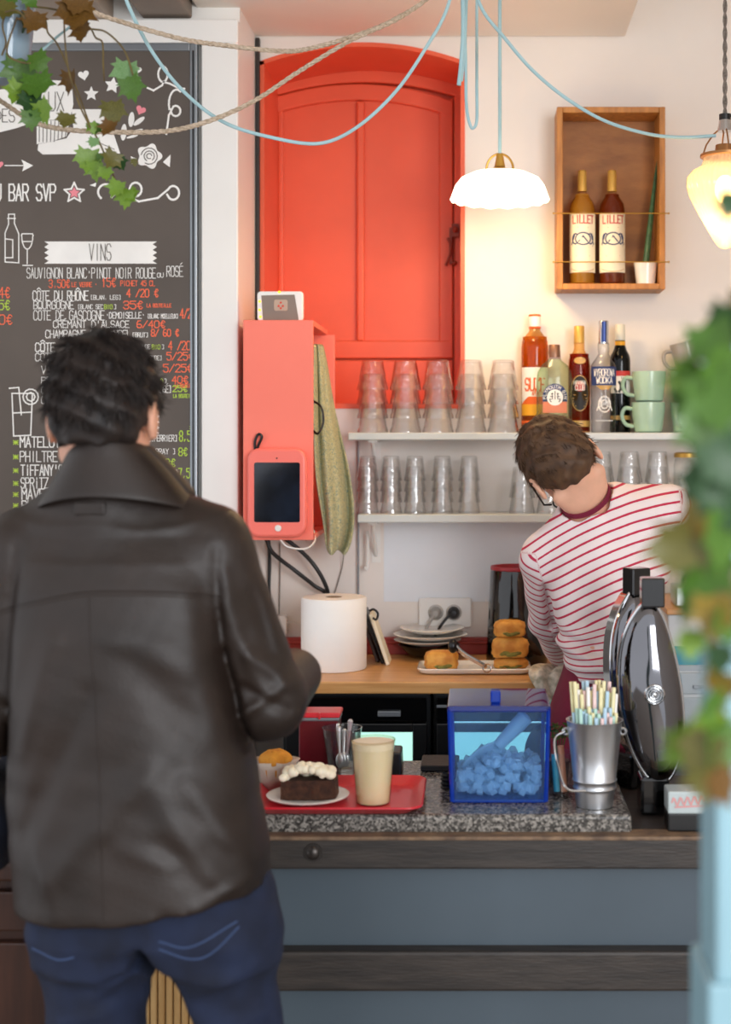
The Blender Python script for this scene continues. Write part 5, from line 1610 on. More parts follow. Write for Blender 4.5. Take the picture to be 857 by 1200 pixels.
# ---------------------------------------------------------------- cords and ropes under the ceiling
def cordline(name, pts, r, mat, label, cat='cord', n=12):
    return tag(MB().tube(spline(pts, n), r, 8).build(name, mat), label, cat)
zc3 = zso + .002
cordline('textile_cable', [P(140, -30, 3.0), P(150, 5, 3.0), P(178, 60, 3.05), P(215, 107, 3.08), P(262, 143, 3.1), P(318, 161, 3.1), P(375, 168, 3.1), P(420, 148, 3.12), P(465, 106, 3.14), P(500, 55, 3.16), P(524, 10, 3.18), P(540, -57, 3.2)], .0040, M['cord'], 'light blue textile cord hanging in a long loop across the orange shutter')
cordline('textile_cable', [P(545, -58, 3.2), P(563, 6, 3.2), P(592, 45, 3.22), P(625, 83, 3.24), P(665, 116, 3.26), P(710, 142, 3.28), P(760, 157, 3.3), P(800, 161, 3.32), P(839, 159, 3.33)], .0040, M['cord'], 'light blue textile cord swagged from the ceiling to the teardrop pendant')
cordline('textile_cable', [P(545, -53, 3.3), P(545, 10, 3.3), P(546, 80, 3.3), P(547, 125, 3.3), P(551, 146, 3.3), P(555, 150, 3.3), P(559, 140, 3.3), P(559, 100, 3.3), P(559, 30, 3.5), P(559, -24, 3.5)], .0036, M['cord'], 'thin light blue cord hanging in a narrow U beside the shutter')
cordline('textile_cable', [P(541, -57, 3.25), P(543, 30, 3.25), P(541, 70, 3.25), P(538, 100, 3.25)], .005, M['cord'], 'short thick end of light blue cord hanging left of the narrow U')
cordline('textile_cable', [P(548, -56, 3.27), P(546, 20, 3.27), P(544, 60, 3.27), P(541, 95, 3.27)], .004, M['cord'], 'thin light blue cord end doubled against the thick one')
def rope(name, pts, r, label):
    path = spline(pts, 26)
    m = MB()
    for k in range(3):
        q = []
        for i, p in enumerate(path):
            a = i * .55 + k * 2.094
            q.append(p + Vector((0, math.cos(a), math.sin(a))) * r * .5)
        m.tube(q, r * .58, 6)
    return tag(m.build(name, M['twine']), label, 'rope')
rope('rope', [P(75, -30, 2.9), P(100, 8, 2.9), P(150, 28, 2.95), P(215, 46, 3.0), P(270, 54, 3.05), P(330, 60, 3.1), P(362, 57, 3.12), P(410, 44, 3.15), P(460, 24, 3.2), P(508, -8, 3.25), P(534, -56, 3.27)], .0052, 'beige twisted rope crossing the top of the picture just under the ceiling')
rope('rope', [P(-40, 95, 2.75), P(0, 118, 2.8), P(40, 143, 2.85), P(80, 152, 2.88), P(140, 155, 2.92), P(200, 153, 2.97), P(250, 140, 3.0), P(300, 117, 3.04), P(350, 84, 3.08), P(410, 48, 3.12), P(470, 20, 3.18), P(515, -15, 3.24), P(537, -56, 3.26)], .0052, 'beige twisted rope sagging lower, across the blackboard drawings')
cordline('textile_cable', [P(100, -30, 2.72), P(90, 20, 2.72), P(65, 45, 2.72), P(38, 68, 2.7), P(18, 80, 2.7)], .0025, M['cord'], 'thin grey blue cord tied round the hanging plant pot')

hk = MB().lathe([(0, -.004), (.03, -.004), (.034, .006), (0, .006)], 20, (P(542, 0, 3.25).x, 3.25, zso - .007))
hk.tube([(P(542, 0, 3.25).x + .014 * math.cos(a), 3.25, zso - .022 + .014 * math.sin(a)) for a in [-math.pi * 1.4 + i * math.pi * 1.8 / 12 for i in range(13)]], .003, 6)
tag(hk.build('ceiling_hook', M['trim']), 'white ceiling hook gathering the ropes and blue cables', 'hook')

# ---------------------------------------------------------------- hanging plant at the upper left
LEAF = {}
G_ = {'leaf_green': ('4c7022', '395a1a'), 'leaf_bright': ('71902a', '5a7a22'), 'leaf_dark': ('274a20', '1c3a18'), 'leaf_pale': ('7c9c6c', '5f864c'), 'leaf_brown': ('6a4a18', '503612'), 'leaf_olive': ('666028', '4c4a1e'), 'leaf_amber': ('8c7426', '6c5a1c')}
for k_, (a, b) in G_.items():
    M[k_] = pm(k_, a, .45, col2=b, vs=30, spec=.4, sss=.05)
lobes = [(0, -.05), (.16, .02), (.42, -.12), (.40, .08), (.56, .16), (.42, .24), (.50, .42), (.62, .60), (.40, .58), (.30, .66), (.26, .82), (.12, .84), (0, 1.08)]
lobes = lobes + [(-a, b) for a, b in lobes[-2:0:-1]]
def leaf_mesh(key, mat, seed):
    r2 = random.Random(seed)
    cu, tw = r2.uniform(.1, .35), r2.uniform(-.2, .2)
    m = MB()
    f = lambda x, y: (x, -cu * x * x * 1.6 - .28 * (y - .3) ** 2 + tw * x * y, y)
    ring = [f(x * r2.uniform(.93, 1.07), y * r2.uniform(.95, 1.05)) for x, y in lobes]
    mid = [f(x * .5, .4 + (y - .4) * .5) for x, y in lobes]
    n = len(ring)
    m.add(ring + mid + [f(0, .4)], [(i, (i + 1) % n, n + (i + 1) % n, n + i) for i in range(n)] + [(n + i, n + (i + 1) % n, 2 * n) for i in range(n)])
    o = m.build('leaf', M[mat], smooth=True, angle=80)
    me = o.data
    bpy.data.objects.remove(o)
    return me
def leaf(parent, pos, size, rot, mat, seed, yaw=0.0):
    k = (mat, seed % 4)
    if k not in LEAF: LEAF[k] = leaf_mesh(k, mat, seed % 4 + 1)
    o = bpy.data.objects.new('leaf', LEAF[k])
    C.objects.link(o)
    o.location = pos
    o.rotation_euler = (rng.uniform(-.4, .4), math.pi + rot, yaw)
    o.scale = (size,) * 3
    return adopt(o, parent)
zp = 2.7
s_ = S(zp)
hp = thing('hanging_plant', 'trailing ivy in a pale blue glass pot hung at the upper left', 'hanging plant', P(8, 95, zp))
pc = P(8, 96, zp)
pot = MB().lathe([(0, 0), (20 / s_, 0), (25 / s_, 12 / s_), (30 / s_, 60 / s_), (32 / s_, 88 / s_), (33 / s_, 92 / s_), (30.5 / s_, 92 / s_), (28 / s_, 60 / s_), (22 / s_, 10 / s_), (0, 6 / s_)], 32, pc).build('pot', thin('pale_blue_glass', 'cfe0ea', 1.2, .06, body=.55, bcol='c3d6e4'), hp)
MB().lathe([(0, 80 / s_), (29 / s_, 80 / s_), (24 / s_, 16 / s_), (0, 12 / s_)], 24, pc).build('soil', pm('pale_growing_medium', 'b8c0c0', .9), hp)
M['vine'] = pm('brown_green_vine', '6b5a2c', .6, col2='4a3a20', vs=30)
vines = [[(10, 8), (40, 8), (68, 12), (88, 20), (105, 32), (112, 44), (120, 50), (121, 75), (122, 95)], [(10, 10), (30, 14), (52, 22), (56, 38), (66, 50), (78, 75), (92, 110), (105, 145), (118, 170), (128, 195), (140, 220), (150, 232)],
         [(108, 34), (125, 38), (145, 58), (155, 85), (160, 108)], [(8, 12), (3, 30), (7, 50), (2, 65)], [(20, 20), (8, 60), (22, 72), (36, 74)], [(75, 20), (76, 45), (80, 80), (92, 120), (106, 150)], [(6, 14), (20, 12), (30, 22)]]
for i, v in enumerate(vines):
    MB().tube(spline([P(a, b, zp - .02 - .012 * i) for a, b in v], 6), .0018, 6).build('vine', M['vine'], hp)
LV = [(88, 22, 44, .1, 'leaf_brown'), (97, 40, 26, -.2, 'leaf_brown'), (22, 27, 26, .1, 'leaf_dark'), (40, 28, 30, .3, 'leaf_brown'), (33, 25, 20, .2, 'leaf_olive'), (23, 88, 42, .1, 'leaf_green'), (47, 74, 27, -.6, 'leaf_green'),
      (46, 104, 38, -.2, 'leaf_green'), (50, 132, 30, -.3, 'leaf_bright'), (20, 112, 30, .4, 'leaf_bright'), (35, 124, 30, .1, 'leaf_dark'), (36, 140, 24, -.1, 'leaf_green'), (77, 143, 22, .2, 'leaf_olive'), (81, 96, 28, .1, 'leaf_brown'),
      (146, 87, 34, .2, 'leaf_pale'), (154, 104, 30, -.3, 'leaf_green'), (132, 132, 30, -.1, 'leaf_olive'), (128, 152, 22, .3, 'leaf_brown'), (113, 152, 16, .4, 'leaf_green'), (110, 168, 14, .2, 'leaf_pale'), (102, 188, 30, .1, 'leaf_bright'), (112, 200, 24, -.1, 'leaf_bright'),
      (124, 203, 18, -.2, 'leaf_bright'), (130, 189, 24, .5, 'leaf_olive'), (141, 193, 18, -.5, 'leaf_dark'), (136, 222, 22, .4, 'leaf_bright'), (147, 232, 24, .1, 'leaf_bright'), (156, 231, 18, -.6, 'leaf_bright'), (118, 185, 12, 0, 'leaf_green'), (2, 14, 30, .2, 'leaf_olive'), (8, 2, 24, .8, 'leaf_green'), (36, 4, 18, -.8, 'leaf_green'),
      (88, 8, 30, .3, 'leaf_brown'), (108, 150, 14, -.4, 'leaf_bright'), (157, 190, 10, 0, 'leaf_olive')]
for i, (a, b, sz, ro, mt_) in enumerate(LV):
    q = P(a, b, zp - .03 - .05 * rng.random())
    size = sz / s_ * .95
    # blades hang from the stalk: anchor half a blade above the measured middle
    leaf(hp, q + Vector((-math.sin(ro) * size * -.45, 0, size * .45)), size, ro, mt_, i, rng.uniform(-.6, .6))

# ---------------------------------------------------------------- foreground post with ivy, right edge
zf = 1.25
M['postblue'] = pm('pale_blue_paint', '86aab5', .5, var=.04, vs=6)
xp = P(839, 0, zf).x
ps = thing('blue_post', 'pale blue wooden post close to the camera at the right edge', 'post', (xp + .045, zf + .05, 0))
MB().span((xp, zf, 0), (xp + .09, zf + .09, P(0, 376, zf).z)).build('shaft', M['postblue'], ps, smooth=False, bevel=.005)
MB().span((xp - .008, zf - .008, 0), (xp + .098, zf + .098, P(0, 1150, zf).z)).build('plinth', M['postblue'], ps, smooth=False, bevel=.004)
iv = thing('climbing_ivy', 'blurred ivy trailing down the pale blue post in the right foreground', 'plant', P(850, 930, 1.1))
z5 = 1.08
s5 = S(z5)
MB().tube(spline([P(a, b, z5 + .06) for a, b in ((862, 340), (848, 400), (838, 470), (848, 550), (836, 620), (842, 700), (836, 780), (846, 850), (838, 930))], 8), .004, 8).build('vine', M['vine'], iv)
RV = [(852, 385, 62, .3, 'leaf_dark'), (838, 408, 70, -.3, 'leaf_green'), (852, 440, 76, .2, 'leaf_green'), (812, 462, 74, .6, 'leaf_green'), (838, 470, 80, -.2, 'leaf_green'), (800, 452, 44, 1.0, 'leaf_bright'), (832, 512, 84, .1, 'leaf_green'), (850, 545, 70, -.5, 'leaf_dark'),
      (822, 575, 66, .5, 'leaf_dark'), (848, 590, 76, -.2, 'leaf_dark'), (822, 615, 58, .1, 'leaf_amber'), (842, 635, 76, .2, 'leaf_green'), (806, 648, 70, .9, 'leaf_olive'), (785, 662, 62, 1.3, 'leaf_olive'), (826, 672, 84, .3, 'leaf_green'), (845, 690, 76, -.3, 'leaf_olive'), (818, 705, 70, .5, 'leaf_green'),
      (836, 722, 56, 0, 'leaf_amber'), (811, 755, 42, .1, 'leaf_bright'), (847, 772, 40, -.2, 'leaf_dark'), (844, 806, 48, .2, 'leaf_amber'), (838, 832, 46, -.3, 'leaf_green'), (830, 858, 58, .4, 'leaf_bright'), (800, 886, 56, .9, 'leaf_bright'), (822, 884, 60, .4, 'leaf_olive'), (846, 880, 62, -.2, 'leaf_green'), (832, 915, 66, .1, 'leaf_olive'), (846, 925, 50, -.4, 'leaf_brown'), (854, 500, 60, 0, 'leaf_dark'), (856, 240, 40, .1, 'leaf_dark'), (850, 735, 50, .2, 'leaf_green')]
for i, (a, b, sz, ro, mt_) in enumerate(RV):
    size = sz / s5 * .92
    q = P(a, b, z5 + rng.uniform(-.05, .06))
    leaf(iv, q + Vector((math.sin(ro) * size * .45, 0, size * .45)), size, ro, mt_, i, rng.uniform(-.7, .7))
# ---------------------------------------------------------------- people
M['skin'] = pm('warm_skin', 'd9a084', .5, var=.05, vs=30, sss=.12, bump=.05, bs=200)
M['skinb'] = pm('fair_skin', 'e3ad90', .5, var=.05, vs=30, sss=.12, bump=.05, bs=200)
M['leather'] = pm('dark_brown_leather', '271c16', .49, col2='1f1611', vs=10, bump=.22, bs=300, spec=.5)
M['leatherseam'] = pm('leather_seam', '2a201a', .5)
M['denim'] = pm('dark_blue_denim', '17233f', .85, col2='0c1428', vs=12, bump=.4, bs=500)
M['denimseam'] = pm('denim_seam', '3a4c70', .85)
M['hairdark'] = pm('dark_brown_hair', '2a211d', .55, col2='191311', vs=40, spec=.35)
M['hairbrown'] = pm('brown_hair', '5d4129', .65, col2='432d1c', vs=40, spec=.45)
M['burgundy'] = pm('burgundy_cotton', '7a1836', .85, var=.1, vs=14, bump=.3, bs=300)
M['darkcloth'] = pm('charcoal_trousers', '24242a', .9, bump=.3, bs=300)
M['shoe'] = pm('black_shoe_leather', '141211', .35)
M['eyewhite'] = pm('eye_white', 'f0ece6', .2)
M['iris'] = pm('brown_iris', '3a2413', .15)
M['lip'] = pm('lip_skin', 'b9705f', .5)
M['navycloth'] = pm('navy_canvas', '151b2c', .9, bump=.4, bs=200)

def stripes():
    m = bpy.data.materials.new('red_striped_jersey')
    m.use_nodes = True
    nt = m.node_tree
    b = nt.nodes['Principled BSDF']
    b.inputs['Roughness'].default_value = .85
    a = nt.nodes.new('ShaderNodeAttribute')
    a.attribute_name = 'stripe'
    dv = nt.nodes.new('ShaderNodeMath'); dv.operation = 'DIVIDE'; dv.inputs[1].default_value = .0222
    fr = nt.nodes.new('ShaderNodeMath'); fr.operation = 'FRACT'
    ramp = nt.nodes.new('ShaderNodeValToRGB')
    e = ramp.color_ramp.elements
    e[0].position, e[0].color = 0.0, lin('c22a4a')
    e[1].position, e[1].color = .25, lin('eee0de')
    x = e.new(.21); x.color = lin('c22a4a')
    n = nt.nodes.new('ShaderNodeTexNoise'); n.inputs['Scale'].default_value = 350
    tc = nt.nodes.new('ShaderNodeTexCoord')
    bp = nt.nodes.new('ShaderNodeBump'); bp.inputs['Strength'].default_value = .2; bp.inputs['Distance'].default_value = .002
    nt.links.new(a.outputs['Fac'], dv.inputs[0]); nt.links.new(dv.outputs[0], fr.inputs[0]); nt.links.new(fr.outputs[0], ramp.inputs[0])
    nt.links.new(ramp.outputs[0], b.inputs['Base Color'])
    nt.links.new(tc.outputs['Object'], n.inputs['Vector']); nt.links.new(n.outputs['Fac'], bp.inputs['Height']); nt.links.new(bp.outputs[0], b.inputs['Normal'])
    return m
M['stripe'] = stripes()

def frame(r, f):
    """Orthonormal (right, forward, up) from rough right and forward."""
    f = Vector(f).normalized()
    r = Vector(r); r = (r - f * r.dot(f)).normalized()
    return r, f, r.cross(f)
def sculpt_head(s, c, r, f, u, k=.012):
    """Head round the point between the ears: skull, face, nose, brow, lips, chin, ears."""
    R = Matrix((r, f, u)).transposed()
    at = lambda a, b, d: c + r * a + f * b + u * d
    s.ell(at(0, -.008, .040), (.071, .093, .086), R, .02)
    s.ell(at(0, .045, -.030), (.056, .052, .072), R, .03)
    s.ell(at(0, .072, -.082), (.026, .022, .020), R, .025)
    for q in (-1, 1):
        s.cone(at(q * .052, .0, -.05), at(q * .02, .07, -.088), .018, .016, .025)
        s.ell(at(q * .034, .078, -.012), (.022, .018, .018), R, .02)      # cheek
        s.cone(at(q * .012, .092, .026), at(q * .044, .074, .024), .009, .008, .012)   # brow
        s.ell(at(q * .032, .096, .008), (.014, .012, .010), R, .008, 's')   # eye socket
        # ear
        s.ell(at(q * .079, -.010, -.001), (.0085, .022, .036), R, .006)
        s.ell(at(q * .085, -.004, .0), (.006, .012, .022), R, .004, 's')
    s.cone(at(0, .094, .016), at(0, .112, -.022), .008, .011, .012)
    for q in (-1, 1): s.ell(at(q * .011, .102, -.026), (.008, .009, .007), R, .006)
    s.cone(at(-.018, .088, -.052), at(.018, .088, -.052), .006, .006, .006)
    s.cone(at(-.015, .086, -.062), at(.015, .086, -.062), .007, .007, .006)
    return at
def eyes(parent, at, R):
    for q in (-1, 1):
        T = Matrix.Translation(at(q * .032, .083, .008))
        e = MB().ball(at(q * .032, .083, .008), .0115, 14, 10).build('eye', M['eyewhite'], parent)
        MB().ball(at(q * .032, .0925, .008), .0045, 10, 8).build('iris', M['iris'], e)
def hand(s, wrist, d, n, side, L=.185, curl=.5, r=.0085):
    """Palm, four unequal curled fingers and a thumb leaving the side of the palm. d: pointing direction, n: back of the hand."""
    d = Vector(d).normalized(); n = Vector(n); n = (n - d * n.dot(d)).normalized()
    w = d.cross(n) * side           # towards the thumb
    W0 = Vector(wrist)
    pl = L * .50
    for i, o in enumerate((.027, .009, -.010, -.028)):
        s.cone(W0 + w * o * .6 + d * .01, W0 + w * o + d * pl, .014, .0105, .012)
    for i, (o, fl) in enumerate(((.029, .88), (.010, 1.0), (-.010, .93), (-.028, .74))):
        p = W0 + w * o + d * pl
        a = 0.0
        for j, seg in enumerate((.46, .32, .22)):
            a += curl * (.75, 1.0, .7)[j]
            q = p + (d * math.cos(a) - n * math.sin(a)) * (L * .5 * fl * seg)
            s.cone(p, q, r * (1 - .08 * j), r * (.94 - .08 * j), .004)
            p = q
    p0 = W0 + w * .022 + d * .022
    p1 = p0 + (w * .8 + d * .6 - n * .25).normalized() * .042
    p2 = p1 + (w * .25 + d * .9 - n * .4).normalized() * .032
    p3 = p2 + (d * .9 - w * .1 - n * .5).normalized() * .024
    s.cone(p0, p1, .013, .010, .008); s.cone(p1, p2, .010, .009, .004); s.cone(p2, p3, .009, .0075, .004)

def strands(V, Q, n, length, flow, r0, seed, mat, name, parent, lift=.35, keep=None, jit=.5):
    """Tapered locks laid along the hair shell."""
    r_ = np.random.default_rng(seed)
    tri = V[Q]
    cen = tri.mean(1)
    nr = np.cross(tri[:, 2] - tri[:, 0], tri[:, 3] - tri[:, 1])
    nr /= np.linalg.norm(nr, axis=1)[:, None] + 1e-9
    pick = r_.choice(len(Q), min(n, len(Q)), replace=False)
    m = MB()
    for i in pick:
        c, nn = Vector(cen[i]), Vector(nr[i])
        if keep and not keep(c): continue
        fl = flow(c) + Vector(r_.normal(0, jit, 3))
        t = fl - nn * fl.dot(nn)
        if t.length < 1e-4: continue
        t.normalize()
        L_ = length * r_.uniform(.6, 1.3)
        b = nn.cross(t) * r0 * r_.uniform(.7, 1.5)
        h = r0 * 1.4
        lf = lift * r_.uniform(.2, 1.2)
        cv = nn.cross(t) * r_.normal(0, .25)
        ps = []
        for k, (w_, q) in enumerate(((1, 0), (1, .4), (.7, .75), (.06, 1))):
            p = c - nn * .003 + (t + cv * q) * L_ * q + nn * (lf * L_ * q * (1.0 - .45 * q))
            ps.append((p - b * w_, p + nn * h * w_, p + b * w_))
        vs = [v for tr in ps for v in tr]
        fs = []
        for k in range(3):
            for j in range(3):
                l = (j + 1) % 3
                fs.append((3 * k + j, 3 * k + l, 3 * k + 3 + l, 3 * k + 3 + j))
        m.add(vs, fs)
    return m.build(name, mat, parent, angle=180)

def hair_shell(c, r, f, u, h, side, nape, front, grow=.010, seed=0):
    R = Matrix((r, f, u)).transposed()
    s = SDF([c[i] - .2 for i in range(3)], [c[i] + .2 for i in range(3)], h)
    cc = c - f * .010 + u * .040
    s.ell(cc, (.071 + grow, .094 + grow, .086 + grow * 1.2), R, .001)
    s.ell(c - f * .055 - u * .012, (.056 + grow * .6, .040 + grow * .5, .055), R, .03)
    # hairline: keep what is above a line that drops from forehead past the ear to the nape
    x, y, z = s.ax[0][:, None, None] - c.x, s.ax[1][None, :, None] - c.y, s.ax[2][None, None, :] - c.z
    uu = x * u.x + y * u.y + z * u.z
    ff = x * f.x + y * f.y + z * f.z
    rr_ = x * r.x + y * r.y + z * r.z
    line = np.interp(ff, [-.12, -.045, -.022, -.012, .02, .035, .07, .10], [nape, nape, nape + .02, side, side, .035, front, front + .01])
    s.d = np.maximum(s.d, line - uu)
    nz = .003 * np.sin(rr_ * 120 + 3 * np.sin(uu * 60)) * np.sin(ff * 90 + seed) + .002 * np.sin(uu * 170 + rr_ * 80)
    s.d = s.d + nz.astype(np.float32)
    return s

# ============ the customer in the leather jacket (seen from behind)
DM = 2.2
def Mp(px, py, dy=0.0):
    p = P(px, py, DM); p.y += dy
    return p
man = thing('person', 'man seen from behind in a dark brown leather jacket and blue jeans at the bar', 'person', (Mp(165, 0).x, DM, 0))
c = Mp(119, 492, .02)
r, f, u = frame((1, .02, .02), (.03, 1, -.10))
b = SDF((-.86, 1.98, 0), (-.18, 2.72, 1.86), .006)
at = sculpt_head(b, c, r, f, u)
b.cone(c - f * .02 - u * .03, Mp(122, 592, .02), .054, .056, .03)
b.rows([(Mp(0, y).z, Mp(a, y).x + .03, Mp(e, y).x - .03, DM, q) for y, a, e, q in ((1075, 55, 305, .085), (1040, 40, 305, .10), (950, 35, 285, .09), (850, 35, 270, .10), (740, 25, 265, .11), (660, 40, 240, .08))], .03)
b.cone(Mp(122, 622, .02), Mp(40, 650, .02), .050, .045, .04); b.cone(Mp(122, 622, .02), Mp(232, 650, .02), .050, .045, .04)
# arms with hands
shR, elR, wrR = Mp(247, 645), Mp(310, 822, .02), Mp(322, 822, .24)
shL, elL, wrL = Mp(22, 648), Mp(-30, 846, .0), Mp(-22, 880, .20)
b.cone(shR, elR, .045, .037, .02); b.cone(elR, wrR, .038, .026, .01)
b.cone(shL, elL, .045, .037, .02); b.cone(elL, wrL, .038, .026, .01)
hand(b, wrR, (wrR - elR).normalized() + Vector((-.5, .0, .05)), (.3, -.1, 1), -1, curl=.55)
hand(b, wrL, (wrL - elL).normalized() + Vector((0, 0, -.35)), (-.6, 0, .8), 1, curl=.8)
# legs
LG = ((Mp(112, 1085), Mp(116, 1400), Mp(118, 1715, -.02), .078, .058, .042), (Mp(245, 1085), Mp(316, 1400), Mp(335, 1715, .02), .084, .062, .042))
for h_, k_, a_, r1, r2, r3 in LG:
    b.cone(h_ + Vector(((-.012 if h_.x < Mp(172, 0).x else .012), 0, 0)), k_, r1 - .024, r2 - .010, .008); b.cone(k_, a_, r2 - .006, r3 - .004, .02)
    b.cone(Vector((a_.x, a_.y - .03, .04)), Vector((a_.x, a_.y + .12, .03)), .034, .028, .02)
    b.cone(a_, Vector((a_.x, a_.y, .05)), r3 - .004, .036, .02)
b.build('body', M['skin'], man, 1)
eyes(man, at, None)
hs = hair_shell(c, r, f, u, .0045, .022, -.045, .075, .011)
o, V, Q = hs.build('hair', M['hairdark'], man, 1)
crown = c + u * .115 - f * .04
def flow_m(p):
    q = (p - crown)
    return q.normalized() * 1.0 - u * .5 + r * .1
strands(V, Q, 4200, .034, flow_m, .0013, 2, M['hairdark'], 'hair_locks', man, .13, jit=.28, keep=lambda p: (p - c).dot(u) > (.0 if abs((p - c).dot(r)) < .06 else .035))
# jeans
j = SDF((-.82, 1.98, .03), (-.18, 2.5, 1.08), .006)
j.rows([(Mp(0, y).z, Mp(a, y).x, Mp(e, y).x, DM, q) for y, a, e, q in ((1112, 54, 318, .100), (1095, 48, 321, .110), (1085, 43, 320, .118), (1020, 45, 312, .115))], .05, 2.4)
for h_, k_, a_, r1, r2, r3 in LG:
    j.cone(h_, k_, r1 + .004, r2 + .006, .06); j.cone(k_, a_, r2 + .006, r3 + .020, .02)
# the gap between the legs
gz = [P(0, q, 2.14).z for q in (1104, 1150, 1195, 1300, 1720)]
gl_ = np.interp(j.ax[2], gz[::-1], [P(q, 0, 2.14).x for q in (165, 170, 176, 178, 176)][::-1])
gr_ = np.interp(j.ax[2], gz[::-1], [P(q, 0, 2.14).x for q in (179, 198, 226, 240, 262)][::-1])
j.op(lambda x, y, z: np.maximum(np.interp(z.ravel(), j.ax[2], gl_)[None, None, :] - x, x - np.interp(z.ravel(), j.ax[2], gr_)[None, None, :]) + 0 * y + np.maximum(0, z - gz[0]), (-.72, 1.9, 0), (-.22, 2.6, .95), .02, 's')
def wr_(s, segs):
    """Raise (+) or press (-) folds along image-plane segments on the near side of a garment."""
    X, Z = s.ax[0][:, None], s.ax[2][None, :]
    acc = np.zeros((len(s.ax[0]), len(s.ax[2])), np.float32)
    for x0, y0, x1, y1, w_, h_ in segs:
        a, e = Mp(x0, y0), Mp(x1, y1)
        dx, dz_ = e.x - a.x, e.z - a.z
        t = np.clip(((X - a.x) * dx + (Z - a.z) * dz_) / (dx * dx + dz_ * dz_ + 1e-9), 0, 1)
        dd = np.sqrt((X - a.x - t * dx) ** 2 + (Z - a.z - t * dz_) ** 2)
        acc += h_ * np.exp(-(dd / (w_ / 757)) ** 2) * np.clip(1.2 - np.abs(t - .5), 0, 1)
    near = (s.ax[1] < DM + .05).astype(np.float32)
    s.d -= acc[:, None, :] * near[None, :, None]
wr_(j, [(172, 1118, 120, 1150, 6, .006), (172, 1118, 200, 1170, 6, .006), (60, 1110, 140, 1128, 7, .004), (230, 1140, 310, 1110, 8, .005), (80, 1180, 150, 1160, 7, .005), (250, 1190, 320, 1170, 7, .005), (172, 1090, 172, 1120, 4, -.006)])
nz_ = (np.sin(j.ax[0][:, None, None] * 70 + j.ax[2][None, None, :] * 40) * np.sin(j.ax[2][None, None, :] * 55 - j.ax[0][:, None, None] * 25 + j.ax[1][None, :, None] * 30) * .0025).astype(np.float32)
j.d += nz_
oj, Vj, Qj = j.build('jeans', M['denim'], man, 2)
for h_, k_, a_, r1, r2, r3 in LG:
    sh_ = MB().ball((a_.x, a_.y + .05, .045), (.048, .145, .05), 20, 12)
    sh_.v = [(x, y, max(z, .004)) for x, y, z in sh_.v]
    sh_.build('shoe', M['shoe'], man)
# jacket
k = SDF((-.86, 1.96, .84), (-.15, 2.66, 1.68), .0042)
k.rows([(Mp(0, y).z, Mp(a, y).x, Mp(e, y).x, DM + dy, q) for y, a, e, dy, q in ((1095, 27, 319, .0, .145), (1040, 24, 317, .0, .150), (950, 17, 306, .0, .142), (880, 12, 298, .0, .135), (800, 8, 290, .0, .135), (740, 6, 286, .005, .135), (690, 6, 282, .01, .128), (655, 14, 268, .015, .115), (625, 48, 232, .02, .09))], .02, 2.5)
k.cone(Mp(122, 604, .01), Mp(32, 642, .01), .075, .062, .05); k.cone(Mp(122, 604, .01), Mp(243, 637, .01), .075, .062, .05)
k.cone(shR + Vector((0, 0, -.005)), elR, .066, .060, .018); k.cone(elR, wrR, .060, .046, .02)
k.cone(shL + Vector((0, 0, -.005)), elL, .066, .060, .018); k.cone(elL, wrL, .060, .046, .02)
# hem line
zx = np.interp(k.ax[0], [Mp(20, 0).x, Mp(150, 0).x, Mp(240, 0).x, Mp(320, 0).x], [P(0, q, dd).z for q, dd in ((1084, 2.08), (1090, 2.055), (1076, 2.06), (1046, 2.12))])
k.d = np.maximum(k.d, (zx[:, None, None] - k.ax[2][None, None, :])).astype(np.float32)
wr_(k, [(250, 690, 285, 860, 12, -.007), (272, 700, 312, 800, 10, .007), (300, 760, 345, 800, 8, .007), (290, 800, 340, 828, 7, -.006), (285, 835, 335, 800, 7, .007), (300, 690, 320, 760, 7, -.005), (265, 660, 290, 720, 9, .005),
        (90, 1000, 200, 880, 16, .007), (60, 950, 130, 800, 16, -.007), (50, 860, 90, 740, 14, .006), (200, 890, 260, 1000, 18, .006), (215, 960, 290, 1050, 14, -.005), (240, 900, 305, 990, 14, .006), (170, 965, 225, 985, 10, .004), (180, 760, 260, 860, 20, -.006), (130, 720, 240, 770, 18, .004),
        (95, 1040, 70, 960, 12, .005), (250, 1030, 300, 1010, 7, .004), (215, 1040, 250, 1060, 7, -.004), (35, 640, 25, 820, 8, -.006), (25, 820, 14, 900, 7, -.008), (262, 640, 268, 760, 6, -.005), (268, 760, 292, 870, 7, -.008), (0, 660, -10, 780, 10, .006), (2, 800, -20, 840, 9, .007), (70, 640, 200, 650, 24, .004)])
X_, Y_, Z_ = k.ax[0][:, None, None], k.ax[1][None, :, None], k.ax[2][None, None, :]
k.d += (.0012 * np.sin(X_ * 30 + Z_ * 33 + 2 * np.sin(Z_ * 17)) * np.sin(Z_ * 41 - X_ * 22) + .0002 * np.sin(X_ * 150 + Z_ * 60) * np.sin(Z_ * 140 - X_ * 70 + Y_ * 90)).astype(np.float32)
ok_, Vk, Qk = k.build('jacket', M['leather'], man, 2)
tree = BVHTree.FromPolygons([Vector(v) for v in Vk], [tuple(q) for q in Qk])
treej = BVHTree.FromPolygons([Vector(v) for v in Vj], [tuple(q) for q in Qj])
def seam(pts, tr, rad, name, mat, parent, off=0.0):
    cam_o = Vector((0, 0, EYE))
    path = []
    for q in spline([Vector((a, e, 0)) for a, e in pts], 8):
        h = tr.ray_cast(Vector((Mp(q.x, q.y).x, 1.5, Mp(q.x, q.y).z)), Vector((0, 1, 0)))
        if h[0]: path.append(h[0] + Vector((0, off, 0)))
    if len(path) > 2: return MB().tube(path, rad, 6).build(name, mat, parent)
seam([(-5, 718), (40, 702), (90, 690), (130, 684), (190, 684), (240, 688), (268, 694)], tree, .0016, 'yoke_seam', M['leather'], ok_, .0004)
